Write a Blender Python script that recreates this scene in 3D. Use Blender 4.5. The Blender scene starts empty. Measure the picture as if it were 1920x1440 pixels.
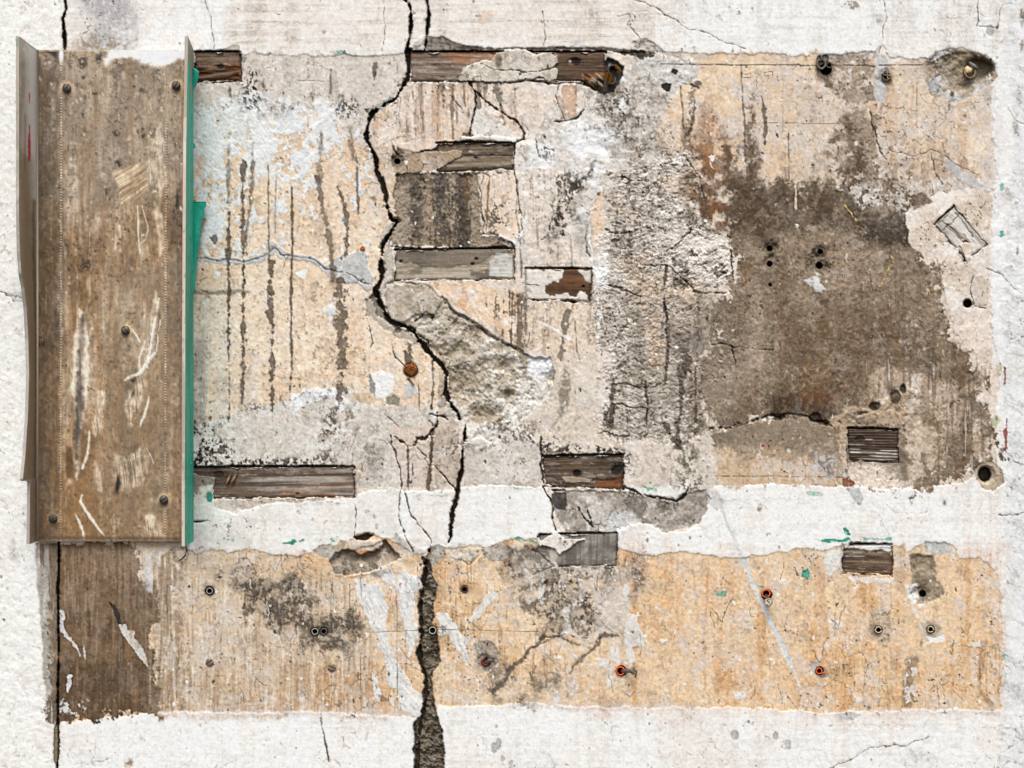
import bpy, math, random
import numpy as np

# ------------------------------------------------------------------ camera, sky, sun
S = 0.0007                      # metres per photograph pixel on the wall plane
D = 1.7                         # camera distance
C = bpy.context.scene.collection
scn = bpy.context.scene
cam_d = bpy.data.cameras.new('camera'); cam = bpy.data.objects.new('camera', cam_d); C.objects.link(cam)
cam.location = (0, -D, 0); cam.rotation_euler = (math.pi/2, 0, 0)
cam_d.sensor_width = 36; cam_d.lens = 36*D/(1920*S); cam_d.clip_start = 0.05; cam_d.clip_end = 200
scn.camera = cam
w = bpy.data.worlds.new('World'); scn.world = w; w.use_nodes = True
nt = w.node_tree; nt.nodes.clear()
sky = nt.nodes.new('ShaderNodeTexSky'); sky.sky_type = 'NISHITA'; sky.sun_disc = False
SUN_EL, SUN_AZ = math.radians(56), math.radians(181)   # azimuth from +Y clockwise: the sun stands behind the camera
sky.sun_elevation = SUN_EL; sky.sun_rotation = SUN_AZ; sky.dust_density = 3; sky.air_density = 1
hs = nt.nodes.new('ShaderNodeHueSaturation'); hs.inputs['Saturation'].default_value = 0.25
bg = nt.nodes.new('ShaderNodeBackground'); bg.inputs[1].default_value = 0.10
wo = nt.nodes.new('ShaderNodeOutputWorld')
nt.links.new(sky.outputs[0], hs.inputs['Color']); nt.links.new(hs.outputs[0], bg.inputs[0]); nt.links.new(bg.outputs[0], wo.inputs[0])
sd_ = bpy.data.lights.new('sun', 'SUN'); sd_.energy = 1.4; sd_.angle = math.radians(32); sd_.color = (1, 0.992, 0.975)
sun = bpy.data.objects.new('sun', sd_); C.objects.link(sun)
sdir = (math.sin(SUN_AZ)*math.cos(SUN_EL), math.cos(SUN_AZ)*math.cos(SUN_EL), math.sin(SUN_EL))
from mathutils import Vector
sun.rotation_euler = Vector(sdir).to_track_quat('Z', 'Y').to_euler()
scn.view_settings.view_transform = 'Standard'; scn.view_settings.look = 'None'
scn.view_settings.gamma = 1; scn.view_settings.exposure = 0.76
# ------------------------------------------------------------------ painting toolkit (numpy, on a regular grid in wall pixels)
f4 = np.float32
def lin(c):
    c = np.asarray(c, f4)/255.0
    return np.where(c <= 0.04045, c/12.92, ((c+0.055)/1.055)**2.4).astype(f4)
def sstep(a, b, x):
    t = np.clip((x-a)/(b-a), 0, 1); return t*t*(3-2*t)
class Field:
    """a rectangle of surface: colour, height and part number on a grid; everything is in pixels of wall"""
    def __init__(s, x0, y0, x1, y1, st, seed=0):
        s.nx = int(round((x1-x0)/st))+1; s.ny = int(round((y1-y0)/st))+1
        s.x0, s.y0, s.st, s.seed = x0, y0, st, seed
        s.x = (x0+np.arange(s.nx)*st).astype(f4); s.y = (y0+np.arange(s.ny)*st).astype(f4)
        s.col = np.zeros((s.ny, s.nx, 3), f4); s.h = np.zeros((s.ny, s.nx), f4); s.lab = np.zeros((s.ny, s.nx), np.int16)
        s.cache = {}
        s.rn = s.fbm(14, 14, 901, 4); s.rf = s.fbm(5, 5, 902, 3)
        s.nd = s.fbm(15, 19, 905, 5, .75)
        s.wx = s.fbm(16, 16, 903, 4); s.wy = s.fbm(16, 16, 904, 4)
    def _w(s, c, sc):
        t = (c-c[0])/sc + 1.0; i = np.floor(t).astype(int); f = (t-i).astype(f4)   # cubic B-spline weights
        return i, ((1-f)**3/6, (3*f**3-6*f**2+4)/6, (-3*f**3+3*f**2+3*f+1)/6, f**3/6), int(t[-1])+4
    def vn(s, sx, sy, seed):
        iy, wy, ny = s._w(s.y, max(sy, s.st)); ix, wx, nx = s._w(s.x, max(sx, s.st))
        g = np.random.RandomState((seed*7919+s.seed*131) % 2**31).uniform(-1, 1, (ny, nx)).astype(f4)
        h = sum(g[:, ix+k-1]*wx[k][None, :] for k in range(4))
        return sum(h[iy+k-1]*wy[k][:, None] for k in range(4))*1.9
    def fbm(s, sx, sy, seed, o=4, g=0.6):
        k = (sx, sy, seed, o, g)
        if k in s.cache: return s.cache[k]
        out = 0; a = 1; t = 0
        for i in range(o):
            out = out + a*s.vn(sx/2**i, sy/2**i, seed*17+i); t += a*a; a *= g
        out = (out/math.sqrt(t)).astype(f4); s.cache[k] = out; return out
    def rot(s, ang, sx, sy, seed, o=3, g=0.6):
        """anisotropic noise turned by ang: sampled from a big tile"""
        k = ('r', ang, sx, sy, seed, o, g)
        if k in s.cache: return s.cache[k]
        X, Y = np.meshgrid(s.x, s.y); ca, sa = math.cos(ang), math.sin(ang)
        U = (X*ca+Y*sa)+4000; V = (-X*sa+Y*ca)+4000; out = 0; a = 1; t = 0
        U = U+6*s.wx; V = V+6*s.wy
        r = np.random.RandomState(seed+5); T = r.uniform(-1, 1, (512, 512)).astype(f4)
        for i in range(o):
            u = U/(sx/2**i); v = V/max(sy/2**i, s.st); iu = np.floor(u).astype(np.int32); iv = np.floor(v).astype(np.int32)
            fu = (u-iu); fv = (v-iv); fu = fu*fu*(3-2*fu); fv = fv*fv*(3-2*fv)
            a0, a1, b0, b1 = iu & 511, (iu+1) & 511, iv & 511, (iv+1) & 511
            n = (T[b0, a0]*(1-fu)+T[b0, a1]*fu)*(1-fv)+(T[b1, a0]*(1-fu)+T[b1, a1]*fu)*fv
            out = out+a*n*1.6; t += a*a; a *= g
        out = (out/math.sqrt(t)).astype(f4); s.cache[k] = out; return out
    def voro(s, sc, seed, warp=6):
        k = ('v', sc, seed)
        if k in s.cache: return s.cache[k]
        X, Y = np.meshgrid(s.x, s.y); X = (X+warp*s.wx+3000)/sc; Y = (Y+warp*s.wy+3000)/sc
        r = np.random.RandomState(seed); J = r.uniform(0, 1, (256, 256, 2)).astype(f4)
        ix = np.floor(X).astype(np.int32); iy = np.floor(Y).astype(np.int32)
        f1 = np.full(X.shape, 9, f4); f2 = f1.copy()
        for dy in (-1, 0, 1):
            for dx in (-1, 0, 1):
                cx = ix+dx; cy = iy+dy; j = J[cy & 255, cx & 255]
                d = np.hypot(cx+j[..., 0]-X, cy+j[..., 1]-Y)
                f2 = np.minimum(f2, np.maximum(f1, d)); f1 = np.minimum(f1, d)
        out = ((f2-f1)*sc*0.5).astype(f4); s.cache[k] = out; return out
    # ---- masks: (slice, array 0..1)
    def box(s, x0, y0, x1, y1):
        i0 = max(0, int((x0-s.x0)/s.st)); i1 = min(s.nx, int((x1-s.x0)/s.st)+2)
        j0 = max(0, int((y0-s.y0)/s.st)); j1 = min(s.ny, int((y1-s.y0)/s.st)+2)
        return (slice(j0, max(j0, j1)), slice(i0, max(i0, i1)))
    def P(s, pts, w=3, soft=1.2, wf=1.0, warp=0, grow=0, dis=0):
        """polygon with a ragged edge"""
        p = np.array(pts, f4).reshape(-1, 2); pad = 6+3*soft+2.5*w+3*wf+abs(grow)+2*warp+2.5*dis
        sl = s.box(p[:, 0].min()-pad, p[:, 1].min()-pad, p[:, 0].max()+pad, p[:, 1].max()+pad)
        X, Y = np.meshgrid(s.x[sl[1]], s.y[sl[0]])
        if warp: X = X+warp*s.wx[sl]; Y = Y+warp*s.wy[sl]
        d = np.full(X.shape, 1e9, f4); ins = np.zeros(X.shape, bool)
        for k in range(len(p)):
            (ax, ay), (bx, by) = p[k], p[(k+1) % len(p)]
            ex, ey = bx-ax, by-ay; L = ex*ex+ey*ey+1e-9
            t = np.clip(((X-ax)*ex+(Y-ay)*ey)/L, 0, 1)
            d = np.minimum(d, (X-ax-t*ex)**2+(Y-ay-t*ey)**2)
            if ay != by:
                c = ((ay > Y) != (by > Y)) & (X < ex*(Y-ay)/(by-ay)+ax); ins ^= c
        sd = np.where(ins, np.sqrt(d), -np.sqrt(d))+w*s.rn[sl]+wf*s.rf[sl]+grow
        if dis: return sl, sstep(-.28, .28, sd/dis+.75*s.nd[sl]+.25*s.rf[sl]).astype(f4)
        return sl, sstep(-soft, soft, sd).astype(f4)
    def L(s, pts, wd=2, soft=0.9, jit=2, ww=0.25, wl=0.0, sc=1.0):
        """line through points (x, y[, width]) in threes when wd is None"""
        if wd is None: p = np.array(pts, f4).reshape(-1, 3)
        else:
            q = np.array(pts, f4).reshape(-1, 2); p = np.concatenate([q, np.full((len(q), 1), wd, f4)], 1)
        p[:, 2] *= sc
        pad = 6+p[:, 2].max()*(1+wl)+3*jit+3*soft
        sl = s.box(p[:, 0].min()-pad, p[:, 1].min()-pad, p[:, 0].max()+pad, p[:, 1].max()+pad)
        X, Y = np.meshgrid(s.x[sl[1]], s.y[sl[0]]); X = X+jit*s.wx[sl]; Y = Y+jit*s.wy[sl]
        best = np.full(X.shape, -1e9, f4)
        for k in range(len(p)-1):
            ax, ay, aw = p[k]; bx, by, bw = p[k+1]; ex, ey = bx-ax, by-ay; q = ex*ex+ey*ey+1e-9
            t = np.clip(((X-ax)*ex+(Y-ay)*ey)/q, 0, 1)
            best = np.maximum(best, (aw+(bw-aw)*t)*0.5-np.hypot(X-ax-t*ex, Y-ay-t*ey))
        best = best+ww*p[:, 2].max()*s.rf[sl]*0.6+wl*p[:, 2].max()*s.rn[sl]
        return sl, sstep(-soft, soft, best).astype(f4)
    def B(s, x, y, rx, ry=None, w=0.15, soft=0.3, ang=0):
        """soft round blot"""
        ry = ry or rx; R = max(rx, ry)*(1.3+soft+2*w)+3; sl = s.box(x-R, y-R, x+R, y+R)
        X, Y = np.meshgrid(s.x[sl[1]]-x, s.y[sl[0]]-y)
        if ang: ca, sa = math.cos(ang), math.sin(ang); X, Y = X*ca+Y*sa, -X*sa+Y*ca
        r = np.hypot(X/rx, Y/ry)+w*s.rn[sl]
        return sl, sstep(1+soft, 1-soft, r).astype(f4)
    # ---- operations
    def paint(s, m, c, a=1.0, v=0.0, cut=None):
        sl, k = m; k = k*a
        if cut is not None: k = k*cut[sl]
        c = lin(c)
        s.col[sl] += (c-s.col[sl])*k[..., None]
        if v: s.col[sl] *= (1+v*s.rn[sl]*k)[..., None]
    def up(s, m, dh, cut=None):
        sl, k = m
        if cut is not None: k = k*cut[sl]
        s.h[sl] += dh*k
    def level(s, m, z, keep=0.0):
        sl, k = m; s.h[sl] = s.h[sl]*(1-k*(1-keep))+z*k
    def part(s, m, n): 
        sl, k = m; s.lab[sl] = np.where(k > 0.5, n, s.lab[sl])
    def full(s, a): return (slice(None), slice(None)), a
    def th(s, n, t, soft=0.15): return sstep(t-soft, t+soft, n)
# ------------------------------------------------------------------ the wall surface, painted coat by coat
PARTS = ['plaster', 'white_paint_coat', 'lower_plaster', 'mortar_patch', 'rubble_fill', 'filler_patch', 'plaster_slab', 'crack_filling', 'board_stain', 'scoured_render', 'combed_render', 'lime_plaster']
def paint_wall(F):
    P, L, B, paint, up, level, part, th = F.P, F.L, F.B, F.paint, F.up, F.level, F.part, F.th
    n3 = F.fbm(3.2, 3.2, 1, 2, .7); n6 = F.fbm(6, 6, 2, 3); n12 = F.fbm(12, 12, 3, 4); n30 = F.fbm(30, 30, 4, 5); n80 = F.fbm(80, 80, 5, 5); n200 = F.fbm(220, 220, 6, 3)
    vs = F.fbm(5, 90, 7, 4); vs2 = F.fbm(16, 220, 8, 4); hb = F.fbm(110, 4.2, 9, 3, .8); hb2 = F.fbm(30, 3.2, 10, 2)
    lump = F.fbm(11, 9, 11, 3); X, Y = np.meshgrid(F.x, F.y)
    flake = F.fbm(13, 20, 12, 5, .68); mold = F.fbm(5.5, 6.5, 13, 3, .9); big = F.fbm(45, 60, 14, 4)
    comb = F.rot(-0.35, 19, 6.5, 15, 4, .85); comb2 = F.rot(0.1, 30, 6, 16, 3, .85); swirl = F.fbm(17, 13, 17, 4, .7)
    rid = 1.1-1.9*np.abs(comb)+.45*n3+.4*F.rot(.25, 12, 3, 45, 3, .8); rsw = 1.2-2.1*np.abs(F.fbm(22, 11, 91, 5, .85))+.3*n6
    grit = F.fbm(4.5, 4.5, 18, 2, .9); mot = F.fbm(9, 11, 19, 4, .8)
    W = (238, 236, 232); ALL = F.full
    def specks(m, c, n, t, a=.8, s=.12): paint(m, c, a, cut=th(n, t, s))
    def drip(pts, wd=None, a=.85, c=(86, 73, 61), d=-.2, br=-.9):
        m = L(pts, wd, 2.2, 1.0, .45, .12, 1.05); paint(m, (160, 138, 114), a*.5, cut=th(n6, -.6, .6)); m = L(pts, wd, 1.6, 1.0, .5, .25, .72); paint(m, c, a*.92, cut=th(n3*.8+.6*n12, br-.7, .5)); paint(m, (150, 132, 112), .7, cut=th(n3+.3*n6, 1.15, .2)); up(m, d)
    # ---------------- all over: white paint with brush marks
    F.col[:] = lin(W)
    F.lab[:] = 1
    F.h += .2*lump+.35*n80+.16*n3+.2*F.th(hb, .2, .6)*(X > 250)
    paint(ALL(th(hb+.3*n30, .75, .5)), (212, 206, 198), .3)
    paint(ALL(th(hb2*.7+.8*vs2, .9, .5)), (208, 200, 190), .3)
    paint(ALL(th(n80+.5*n12, .55, .6)), (224, 214, 200), .45)
    paint(ALL(th(vs2, .5, .6)), (222, 214, 202), .3)
    paint(ALL(th(n6, 1.25, .25)), (150, 138, 122), .5)
    # rough white render at the left edge
    m = P([-70, -60, 122, -60, 121, 95, 60, 100, 60, 1020, 98, 1060, 88, 1340, 104, 1500, -70, 1500], 3, 2)
    up(m, 1.0*0+.0); up((m[0], m[1]*lump[m[0]]), .75); up((m[0], m[1]*n6[m[0]]), .35); paint(m, (238, 236, 229), .75)
    specks(m, (196, 188, 172), n6-.4*lump, 1.0, .5); specks(m, (205, 200, 190), n12-lump*.6, 1.1, .6)
    # top band is creamier in the middle
    m = P([430, -60, 1250, -60, 1200, 100, 430, 100], 20, 40); paint(m, (229, 219, 204), .7, cut=th(n80*.3, -.6, .9)); paint(m, (203, 192, 176), .5, cut=th(hb+.4*vs2, .3, .6))
    m = P([1250, -60, 1990, -60, 1990, 90, 1300, 95], 20, 30); paint(m, (216, 212, 206), .7, cut=th(vs2+.5*hb, .2, .7))
    # smoky patch above the channel board
    m = B(205, 20, 48, 85, .3, .6); paint(m, (150, 146, 148), .75, cut=th(n12*.4+n3*.5, -.5, .7))
    m = B(190, 82, 60, 16, .3, .6); paint(m, (150, 134, 112), .75, cut=th(n6, -.2, .5))
    # grey trowelled strip on the right edge
    m = P([1880, -60, 1990, -60, 1990, 1500, 1878, 1500, 1882, 900, 1870, 640, 1900, 300], 6, 6); paint(m, (226, 226, 225), .85)
    paint(m, (196, 196, 196), .6, cut=th(F.rot(.5, 60, 6, 40)+.4*n80, .6, .5)); up((m[0], m[1]*n30[m[0]]), .7)
    m = P([1850, 330, 1990, 300, 1990, 660, 1880, 640, 1862, 480], 6, 5); up((m[0], m[1]*swirl[m[0]]), 1.0); specks(m, (186, 184, 180), swirl, .9, .5)
    v = F.voro(46, 4); hair = sstep(.9, .2, v+.35*n6)
    for pts, d in (([1690, -50, 1990, -50, 1990, 1480, 1880, 1480, 1885, 100, 1700, 90], .2), ([820, 1350, 1990, 1340, 1990, 1490, 820, 1490], .22), ([1080, -50, 1500, -50, 1500, 90, 1080, 90], .2), ([110, 1390, 780, 1370, 780, 1490, 110, 1490], .35), ([1340, 930, 1880, 930, 1880, 1010, 1340, 1010], .25)):
        m = P(pts, 6, 10); c = hair*th(n80+.5*n30, .1, .3); paint(m, (112, 102, 92), d, cut=c); up(m, -.6, cut=c)
    for bx, by in ((1856, 57), (1455, 1380), (1477, 1395), (931, 1362), (934, 1395), (944, 1425), (958, 1432), (926, 1400), (1378, 1378)):
        m = B(bx, by, 6, 9, .5, .2); paint(m, (176, 174, 170), .9); up(m, -1.4)
    for bx, by, rx, ry, c in ((544, 74, 9, 10, (150, 136, 118)), (608, 58, 3, 4, (150, 130, 110)), (912, 32, 17, 9, (214, 190, 160)), (1917, 30, 5, 16, (110, 84, 50)), (1916, 85, 4, 8, (120, 100, 70)), (1771, 942, 4, 5, (120, 100, 84)), (1708, 938, 4, 10, (110, 104, 98)), (1910, 175, 5, 14, (130, 126, 122)), (1905, 240, 6, 12, (140, 136, 132)), (1908, 470, 3, 9, (120, 112, 104)), (1424, 954, 4, 7, (130, 116, 98)), (1592, 10, 16, 8, (140, 128, 116)), (1650, 40, 12, 10, (150, 140, 130)), (28, 1035, 9, 26, (180, 172, 160)), (1720, 1418, 30, 14, (190, 190, 190)), (242, 1430, 8, 10, (150, 120, 80))):
        m = B(bx, by, rx, ry, .5, .5); paint(m, c, .75, cut=th(n3, -.3, .5))
    rs = np.random.RandomState(8)
    for i in range(170):
        bx, by = rs.uniform(0, 1920), rs.uniform(0, 1440); r = rs.uniform(.8, 2.4)
        m = B(bx, by, r, r*rs.uniform(.8, 2), .2, .4); paint(m, (110, 96, 80), .6)
    # ---------------- UPPER PANEL bare plaster
    up_pan = P([330, 100, 448, 99, 520, 104, 690, 103, 764, 100, 800, 76, 860, 88, 905, 94, 1000, 92, 1100, 92, 1180, 98, 1187, 80, 1220, 78, 1245, 97, 1330, 100, 1530, 102, 1640, 98, 1655, 86, 1668, 106, 1740, 112, 1755, 98, 1800, 90, 1850, 105, 1868, 128, 1868, 170, 1862, 250, 1868, 330, 1856, 480, 1858, 560, 1862, 650, 1878, 690, 1868, 800, 1866, 880, 1832, 892, 1800, 905, 1760, 912, 1700, 915, 1560, 914, 1480, 910, 1400, 910, 1340, 914, 1336, 930, 1310, 985, 1270, 1000, 1225, 980, 1200, 975, 1155, 1000, 1060, 1005, 1035, 990, 1030, 945, 1024, 915, 960, 910, 900, 908, 858, 915, 840, 920, 760, 922, 740, 915, 680, 925, 664, 935, 500, 945, 440, 965, 405, 950, 330, 945], 3, 1.0)
    paint(up_pan, (223, 210, 192)); part(up_pan, 0); up(up_pan, -1.3); k = up_pan[1]
    h0 = F.h[up_pan[0]]; F.h[up_pan[0]] = h0*(1-k)+k*(-1.3+.55*n3[up_pan[0]]+.6*n12[up_pan[0]]+.8*n80[up_pan[0]])
    paint(up_pan, (196, 182, 163), .5, cut=th(n80+.6*n12, .3, .5)); paint(up_pan, (232, 226, 216), .6, cut=th(-n80+.6*n30, .4, .5))
    # A: pale band, top left, with mould
    m = P([360, 98, 765, 100, 765, 185, 700, 215, 690, 300, 600, 210, 450, 235, 360, 260], 8, 8, dis=10)
    paint(m, (219, 211, 199), .85); paint(m, (196, 187, 174), .5, cut=th(vs2+.4*n12, .1, .5)); specks(m, (92, 82, 72), mold+.35*vs, 1.35, .7)
    # B: tan plaster field
    m = P([360, 300, 430, 240, 520, 225, 610, 220, 690, 290, 700, 360, 722, 430, 718, 560, 740, 610, 800, 650, 838, 690, 820, 770, 730, 762, 640, 750, 560, 740, 500, 770, 360, 800], 5, 4, dis=7)
    paint(m, (229, 208, 180)); paint(m, (216, 186, 150), .5, cut=th(n80+.7*vs2+.3*n12, .0, .6)); paint(m, (240, 224, 198), .6, cut=th(n30+.5*vs-.3*n80, .5, .5))
    paint(m, (188, 160, 126), .45, cut=th(grit+.4*n12, 1.0, .3))
    # white flaking paint, falling off from the top
    g = .28+np.clip((320-Y)/250, -2.4, .9)+np.clip((480-X)/400, -.6, .5)*(Y < 560)
    m = P([362, 205, 470, 170, 560, 190, 640, 190, 690, 230, 700, 330, 700, 560, 700, 760, 365, 800], 8, 6)
    fl = th(flake+.95*g, .25, .09); paint(m, (226, 228, 229), .95, cut=fl); up(m, 1.0, cut=fl)
    paint(m, (200, 200, 200), .5, cut=fl*th(n12, .4, .4))
    m = P([385, 200, 620, 190, 600, 300, 500, 330, 380, 330], 8, 14); fl = th(F.fbm(20, 26, 61, 5, .65), .0, .1); paint(m, (229, 229, 228), .9, cut=fl); up(m, .8, cut=fl)
    fl2 = th(F.fbm(7, 10, 21, 4, .7)+.35*np.clip((Y-600)/150, -.3, 1), 1.25, .08); m = P([362, 300, 830, 300, 830, 800, 362, 800], 4, 8); paint(m, (233, 230, 225), .9, cut=fl2); up(m, .7, cut=fl2)
    # pale dry film on the left of the drips, low down
    m = P([362, 560, 440, 520, 470, 640, 480, 800, 362, 850], 10, 25); paint(m, (208, 204, 190), .6, cut=th(vs+.4*n12, -.5, .6)); paint(m, (228, 228, 222), .8, cut=th(vs+.6*n6+.3*n30, .95, .2))
    m = P([350, 640, 385, 640, 392, 860, 350, 870], 4, 10); paint(m, (150, 142, 136), .6, cut=th(vs, -.4, .6))
    # C: pale grey zone under it
    m = P([362, 800, 450, 775, 520, 752, 560, 745, 640, 728, 700, 760, 820, 765, 860, 790, 864, 905, 760, 915, 690, 925, 664, 870, 500, 872, 362, 872], 6, 5, dis=10)
    paint(m, (214, 208, 197), .95); paint(m, (190, 180, 165), .55, cut=th(n30+.4*mold, .4, .4)); paint(m, (228, 225, 218), .7, cut=th(-n80+.5*n30, .5, .4)); specks(m, (104, 94, 84), mold, 1.7, .6)
    m = P([500, 775, 640, 780, 600, 830, 520, 820], 8, 12); paint(m, (222, 200, 170), .7, cut=th(n12, 0, .5)); 
    m = P([545, 740, 600, 728, 628, 728, 650, 752, 640, 770, 620, 745, 560, 765, 550, 800], 4, 2); paint(m, (240, 239, 236), .95); paint(m, (205, 205, 205), .8, cut=th(n12, .3, .2)); up(m, .8)
    # D: centre left, pink cream with brown runs
    m = P([745, 155, 880, 152, 975, 160, 985, 262, 880, 262, 865, 282, 790, 278, 735, 305, 690, 240, 712, 190, 748, 180], 3, 2, dis=7)
    paint(m, (221, 200, 176), .9); paint(m, (228, 218, 204), .7, cut=th(n30, .2, .4)); paint(m, (190, 160, 130), .7, cut=th(vs2+.5*vs, .5, .4)); paint(m, (128, 112, 98), .7, cut=th(vs+.6*n12+.004*(220-Y), 1.15, .3))
    m = P([700, 290, 760, 330, 745, 420, 720, 440, 700, 340], 4, 6); paint(m, (222, 196, 162), .7)
    # slab between the two hairline breaks
    m = P([890, 200, 905, 196, 982, 262, 972, 266, 890, 262, 884, 240], 1.5, 1); paint(m, (226, 222, 214), .9, v=.04); part(m, 6); up(m, 1.2)
    specks(m, (176, 160, 140), n12, .6, .6)
    # E: dark brown recessed concrete
    m = P([742, 322, 800, 326, 905, 326, 968, 322, 966, 346, 935, 445, 968, 462, 900, 466, 735, 462, 730, 440, 742, 408, 736, 350], 2.5, 1.5, dis=5)
    paint(m, (158, 143, 122)); level(m, -7); up((m[0], m[1]*n3[m[0]]), 1.0); up((m[0], m[1]*n12[m[0]]), 1.3); part(m, 3)
    paint(m, (92, 80, 70), .9, cut=th(vs2+.7*mold*.6, .7, .3)); paint(m, (188, 172, 148), .65, cut=th(grit, .8, .35)); paint(m, (150, 110, 70), .5, cut=th(n30+vs2, 1.2, .3)); paint(m, (74, 66, 60), .6, cut=th(n3-.5*n12, 1.0, .2))
    for x, ww in ((778, 22), (828, 14), (862, 18)): m = L([x, 330, x+4, 452], ww, 5, 3); paint(m, (84, 76, 70), .8, cut=th(n6, -.5, .5))
    # cream column beside it, spot of dark mould
    m = P([898, 330, 965, 322, 985, 420, 960, 450, 938, 440, 902, 438], 3, 2); level(m, -2.5); paint(m, (231, 210, 184), .95); paint(m, (240, 232, 220), .6, cut=th(vs+n12, .5, .3)); paint(m, (104, 90, 78), .8, cut=th(mold+1.6*np.exp(-((X-928)/22)**2-((Y-412)/20)**2), 1.1, .3))
    drip([902, 330, 902, 435], 5, .8, (230, 226, 220), .5); drip([918, 330, 915, 380, 912, 430], 4, .8)
    # G: white lime plaster, rough
    m = P([965, 275, 1010, 262, 1040, 180, 1080, 225, 1110, 170, 1190, 102, 1330, 120, 1318, 150, 1290, 165, 1280, 215, 1232, 250, 1290, 330, 1270, 420, 1240, 440, 1140, 330, 1130, 480, 1120, 520, 1110, 500, 980, 500, 962, 460, 985, 420], 6, 4, dis=13)
    part(m, 11); paint(m, (213, 206, 195)); level(m, -1, .3); up((m[0], m[1]*swirl[m[0]]), 1.6); up((m[0], m[1]*n30[m[0]]), 2.2)
    paint(m, (122, 112, 100), .75, cut=th(swirl*.7+.5*mold-.25*n30, 1.0, .35)); paint(m, (166, 154, 138), .55, cut=th(n30+.4*n6, .55, .35)); paint(m, (240, 240, 239), .85, cut=th(-swirl*.5+.8*n30, .6, .3))
    m = B(1105, 265, 62, 40, .5, .5); paint(m, (240, 240, 240), .85, cut=th(n12, -.7, .5)); m = B(1022, 288, 26, 30, .5, .5); paint(m, (240, 238, 236), .8)
    m = P([1140, 170, 1180, 165, 1220, 240, 1240, 330, 1200, 340, 1160, 260], 8, 14); paint(m, (100, 88, 76), .7, cut=th(mold+.4*n30, .3, .4))
    m = P([1195, 110, 1330, 105, 1320, 160, 1260, 170, 1200, 150], 5, 6); paint(m, (213, 211, 207), .75, cut=th(n12, -.4, .5)); up((m[0], m[1]*n12[m[0]]), 1.6)
    m = P([1262, 128, 1272, 132, 1268, 140, 1258, 136], 1, 1); paint(m, (60, 52, 46)); m = P([1240, 158, 1258, 156, 1256, 172, 1244, 168], 2, 1); paint(m, (70, 62, 55)); m = P([1190, 92, 1210, 100, 1206, 112, 1180, 104], 2, 1.5); paint(m, (84, 76, 68), .9)
    m = P([968, 325, 1060, 300, 1070, 420, 1110, 500, 985, 502, 985, 420], 6, 5, dis=8); paint(m, (226, 214, 196), .75, cut=th(vs*.6+n12*.5, -.4, .5)); paint(m, (150, 134, 116), .6, cut=th(vs+.6*mold, .9, .3)); up((m[0], m[1]*vs[m[0]]), 1)
    m = L([1112, 322, 8, 1080, 352, 22, 1062, 380, 26, 1050, 420, 26, 1058, 460, 16], None, 8, 6); paint(m, (92, 83, 74), .8, cut=th(mold+.5*swirl, .2, .4)); m = L([1118, 300, 1100, 330, 1070, 350], 5, 2, 4); paint(m, (72, 64, 56), .6, cut=th(n6, -.3, .4))
    m = P([1075, 400, 1112, 395, 1115, 470, 1085, 480], 4, 5); paint(m, (190, 186, 178), .7)
    # peach flakes
    m = P([1056, 160, 1082, 158, 1082, 215, 1066, 222, 1050, 180], 2, 1.2); paint(m, (206, 176, 148), .95); up(m, 1.6); m = P([1040, 180, 1052, 176, 1064, 222, 1056, 228], 2, 1); paint(m, (176, 152, 130), .9)
    m = P([1118, 366, 1134, 360, 1134, 455, 1112, 462, 1108, 400], 3, 2); paint(m, (228, 204, 176), .95); up(m, -1.5)
    # F side: below the fifth block
    m = P([985, 570, 1110, 570, 1120, 600, 1120, 655, 1085, 680, 1062, 690, 1028, 676, 985, 640], 4, 2, dis=8); paint(m, (225, 208, 184), .95); paint(m, (160, 138, 116), .6, cut=th(vs+.6*mold, .7, .3)); paint(m, (240, 234, 224), .6, cut=th(n12, .9, .2))
    m = P([800, 528, 900, 530, 935, 545, 975, 545, 985, 650, 960, 645, 900, 600, 860, 580, 830, 552], 3, 2); paint(m, (230, 204, 172), .95); paint(m, (237, 230, 220), .7, cut=th(n12+.3*n30, .3, .2)); paint(m, (205, 160, 118), .6, cut=th(n30+vs2, .5, .3))
    m = P([905, 560, 950, 540, 985, 560, 986, 660, 950, 640, 920, 600], 4, 5); paint(m, (104, 90, 78), .85, cut=th(vs+.7*mold, .35, .35)); 
    # H: combed rough coat 
    m = P([1145, 330, 1290, 250, 1310, 330, 1290, 400, 1390, 450, 1372, 540, 1330, 560, 1300, 640, 1330, 700, 1310, 815, 1270, 835, 1190, 830, 1130, 820, 1130, 740, 1124, 650, 1112, 560, 1130, 480], 6, 4, dis=24)
    part(m, 10); paint(m, (211, 201, 186)); level(m, -1.5, .2); up((m[0], m[1]*rid[m[0]]), 1.5); up((m[0], m[1]*n30[m[0]]), 2.2); up((m[0], m[1]*rsw[m[0]]), 1.5)
    paint(m, (162, 150, 134), .55, cut=th(n30-.3*rsw, .2, .5)); paint(m, (104, 94, 84), .7, cut=th(-rid*.7-.3*rsw+.5*mold+.5*n30, 1.05, .35)); paint(m, (234, 228, 218), .85, cut=th(rid*.6+.5*rsw+.4*n12-.002*(Y-520), .75, .3)); paint(m, (220, 194, 160), .6, cut=th(n80+.3*n12, .8, .3))
    m = P([1142, 330, 1250, 345, 1230, 480, 1200, 560, 1135, 560, 1135, 450], 8, 8); paint(m, (132, 120, 106), .45, cut=th(comb2+.4*mold, .4, .4)); up((m[0], m[1]*comb2[m[0]]), .9)
    m = P([1130, 600, 1215, 580, 1225, 640, 1200, 820, 1140, 800], 8, 8); paint(m, (104, 94, 86), .55, cut=th(comb2*.8+.6*mold, .7, .35)); up((m[0], m[1]*comb2[m[0]]), 1.0)
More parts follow.
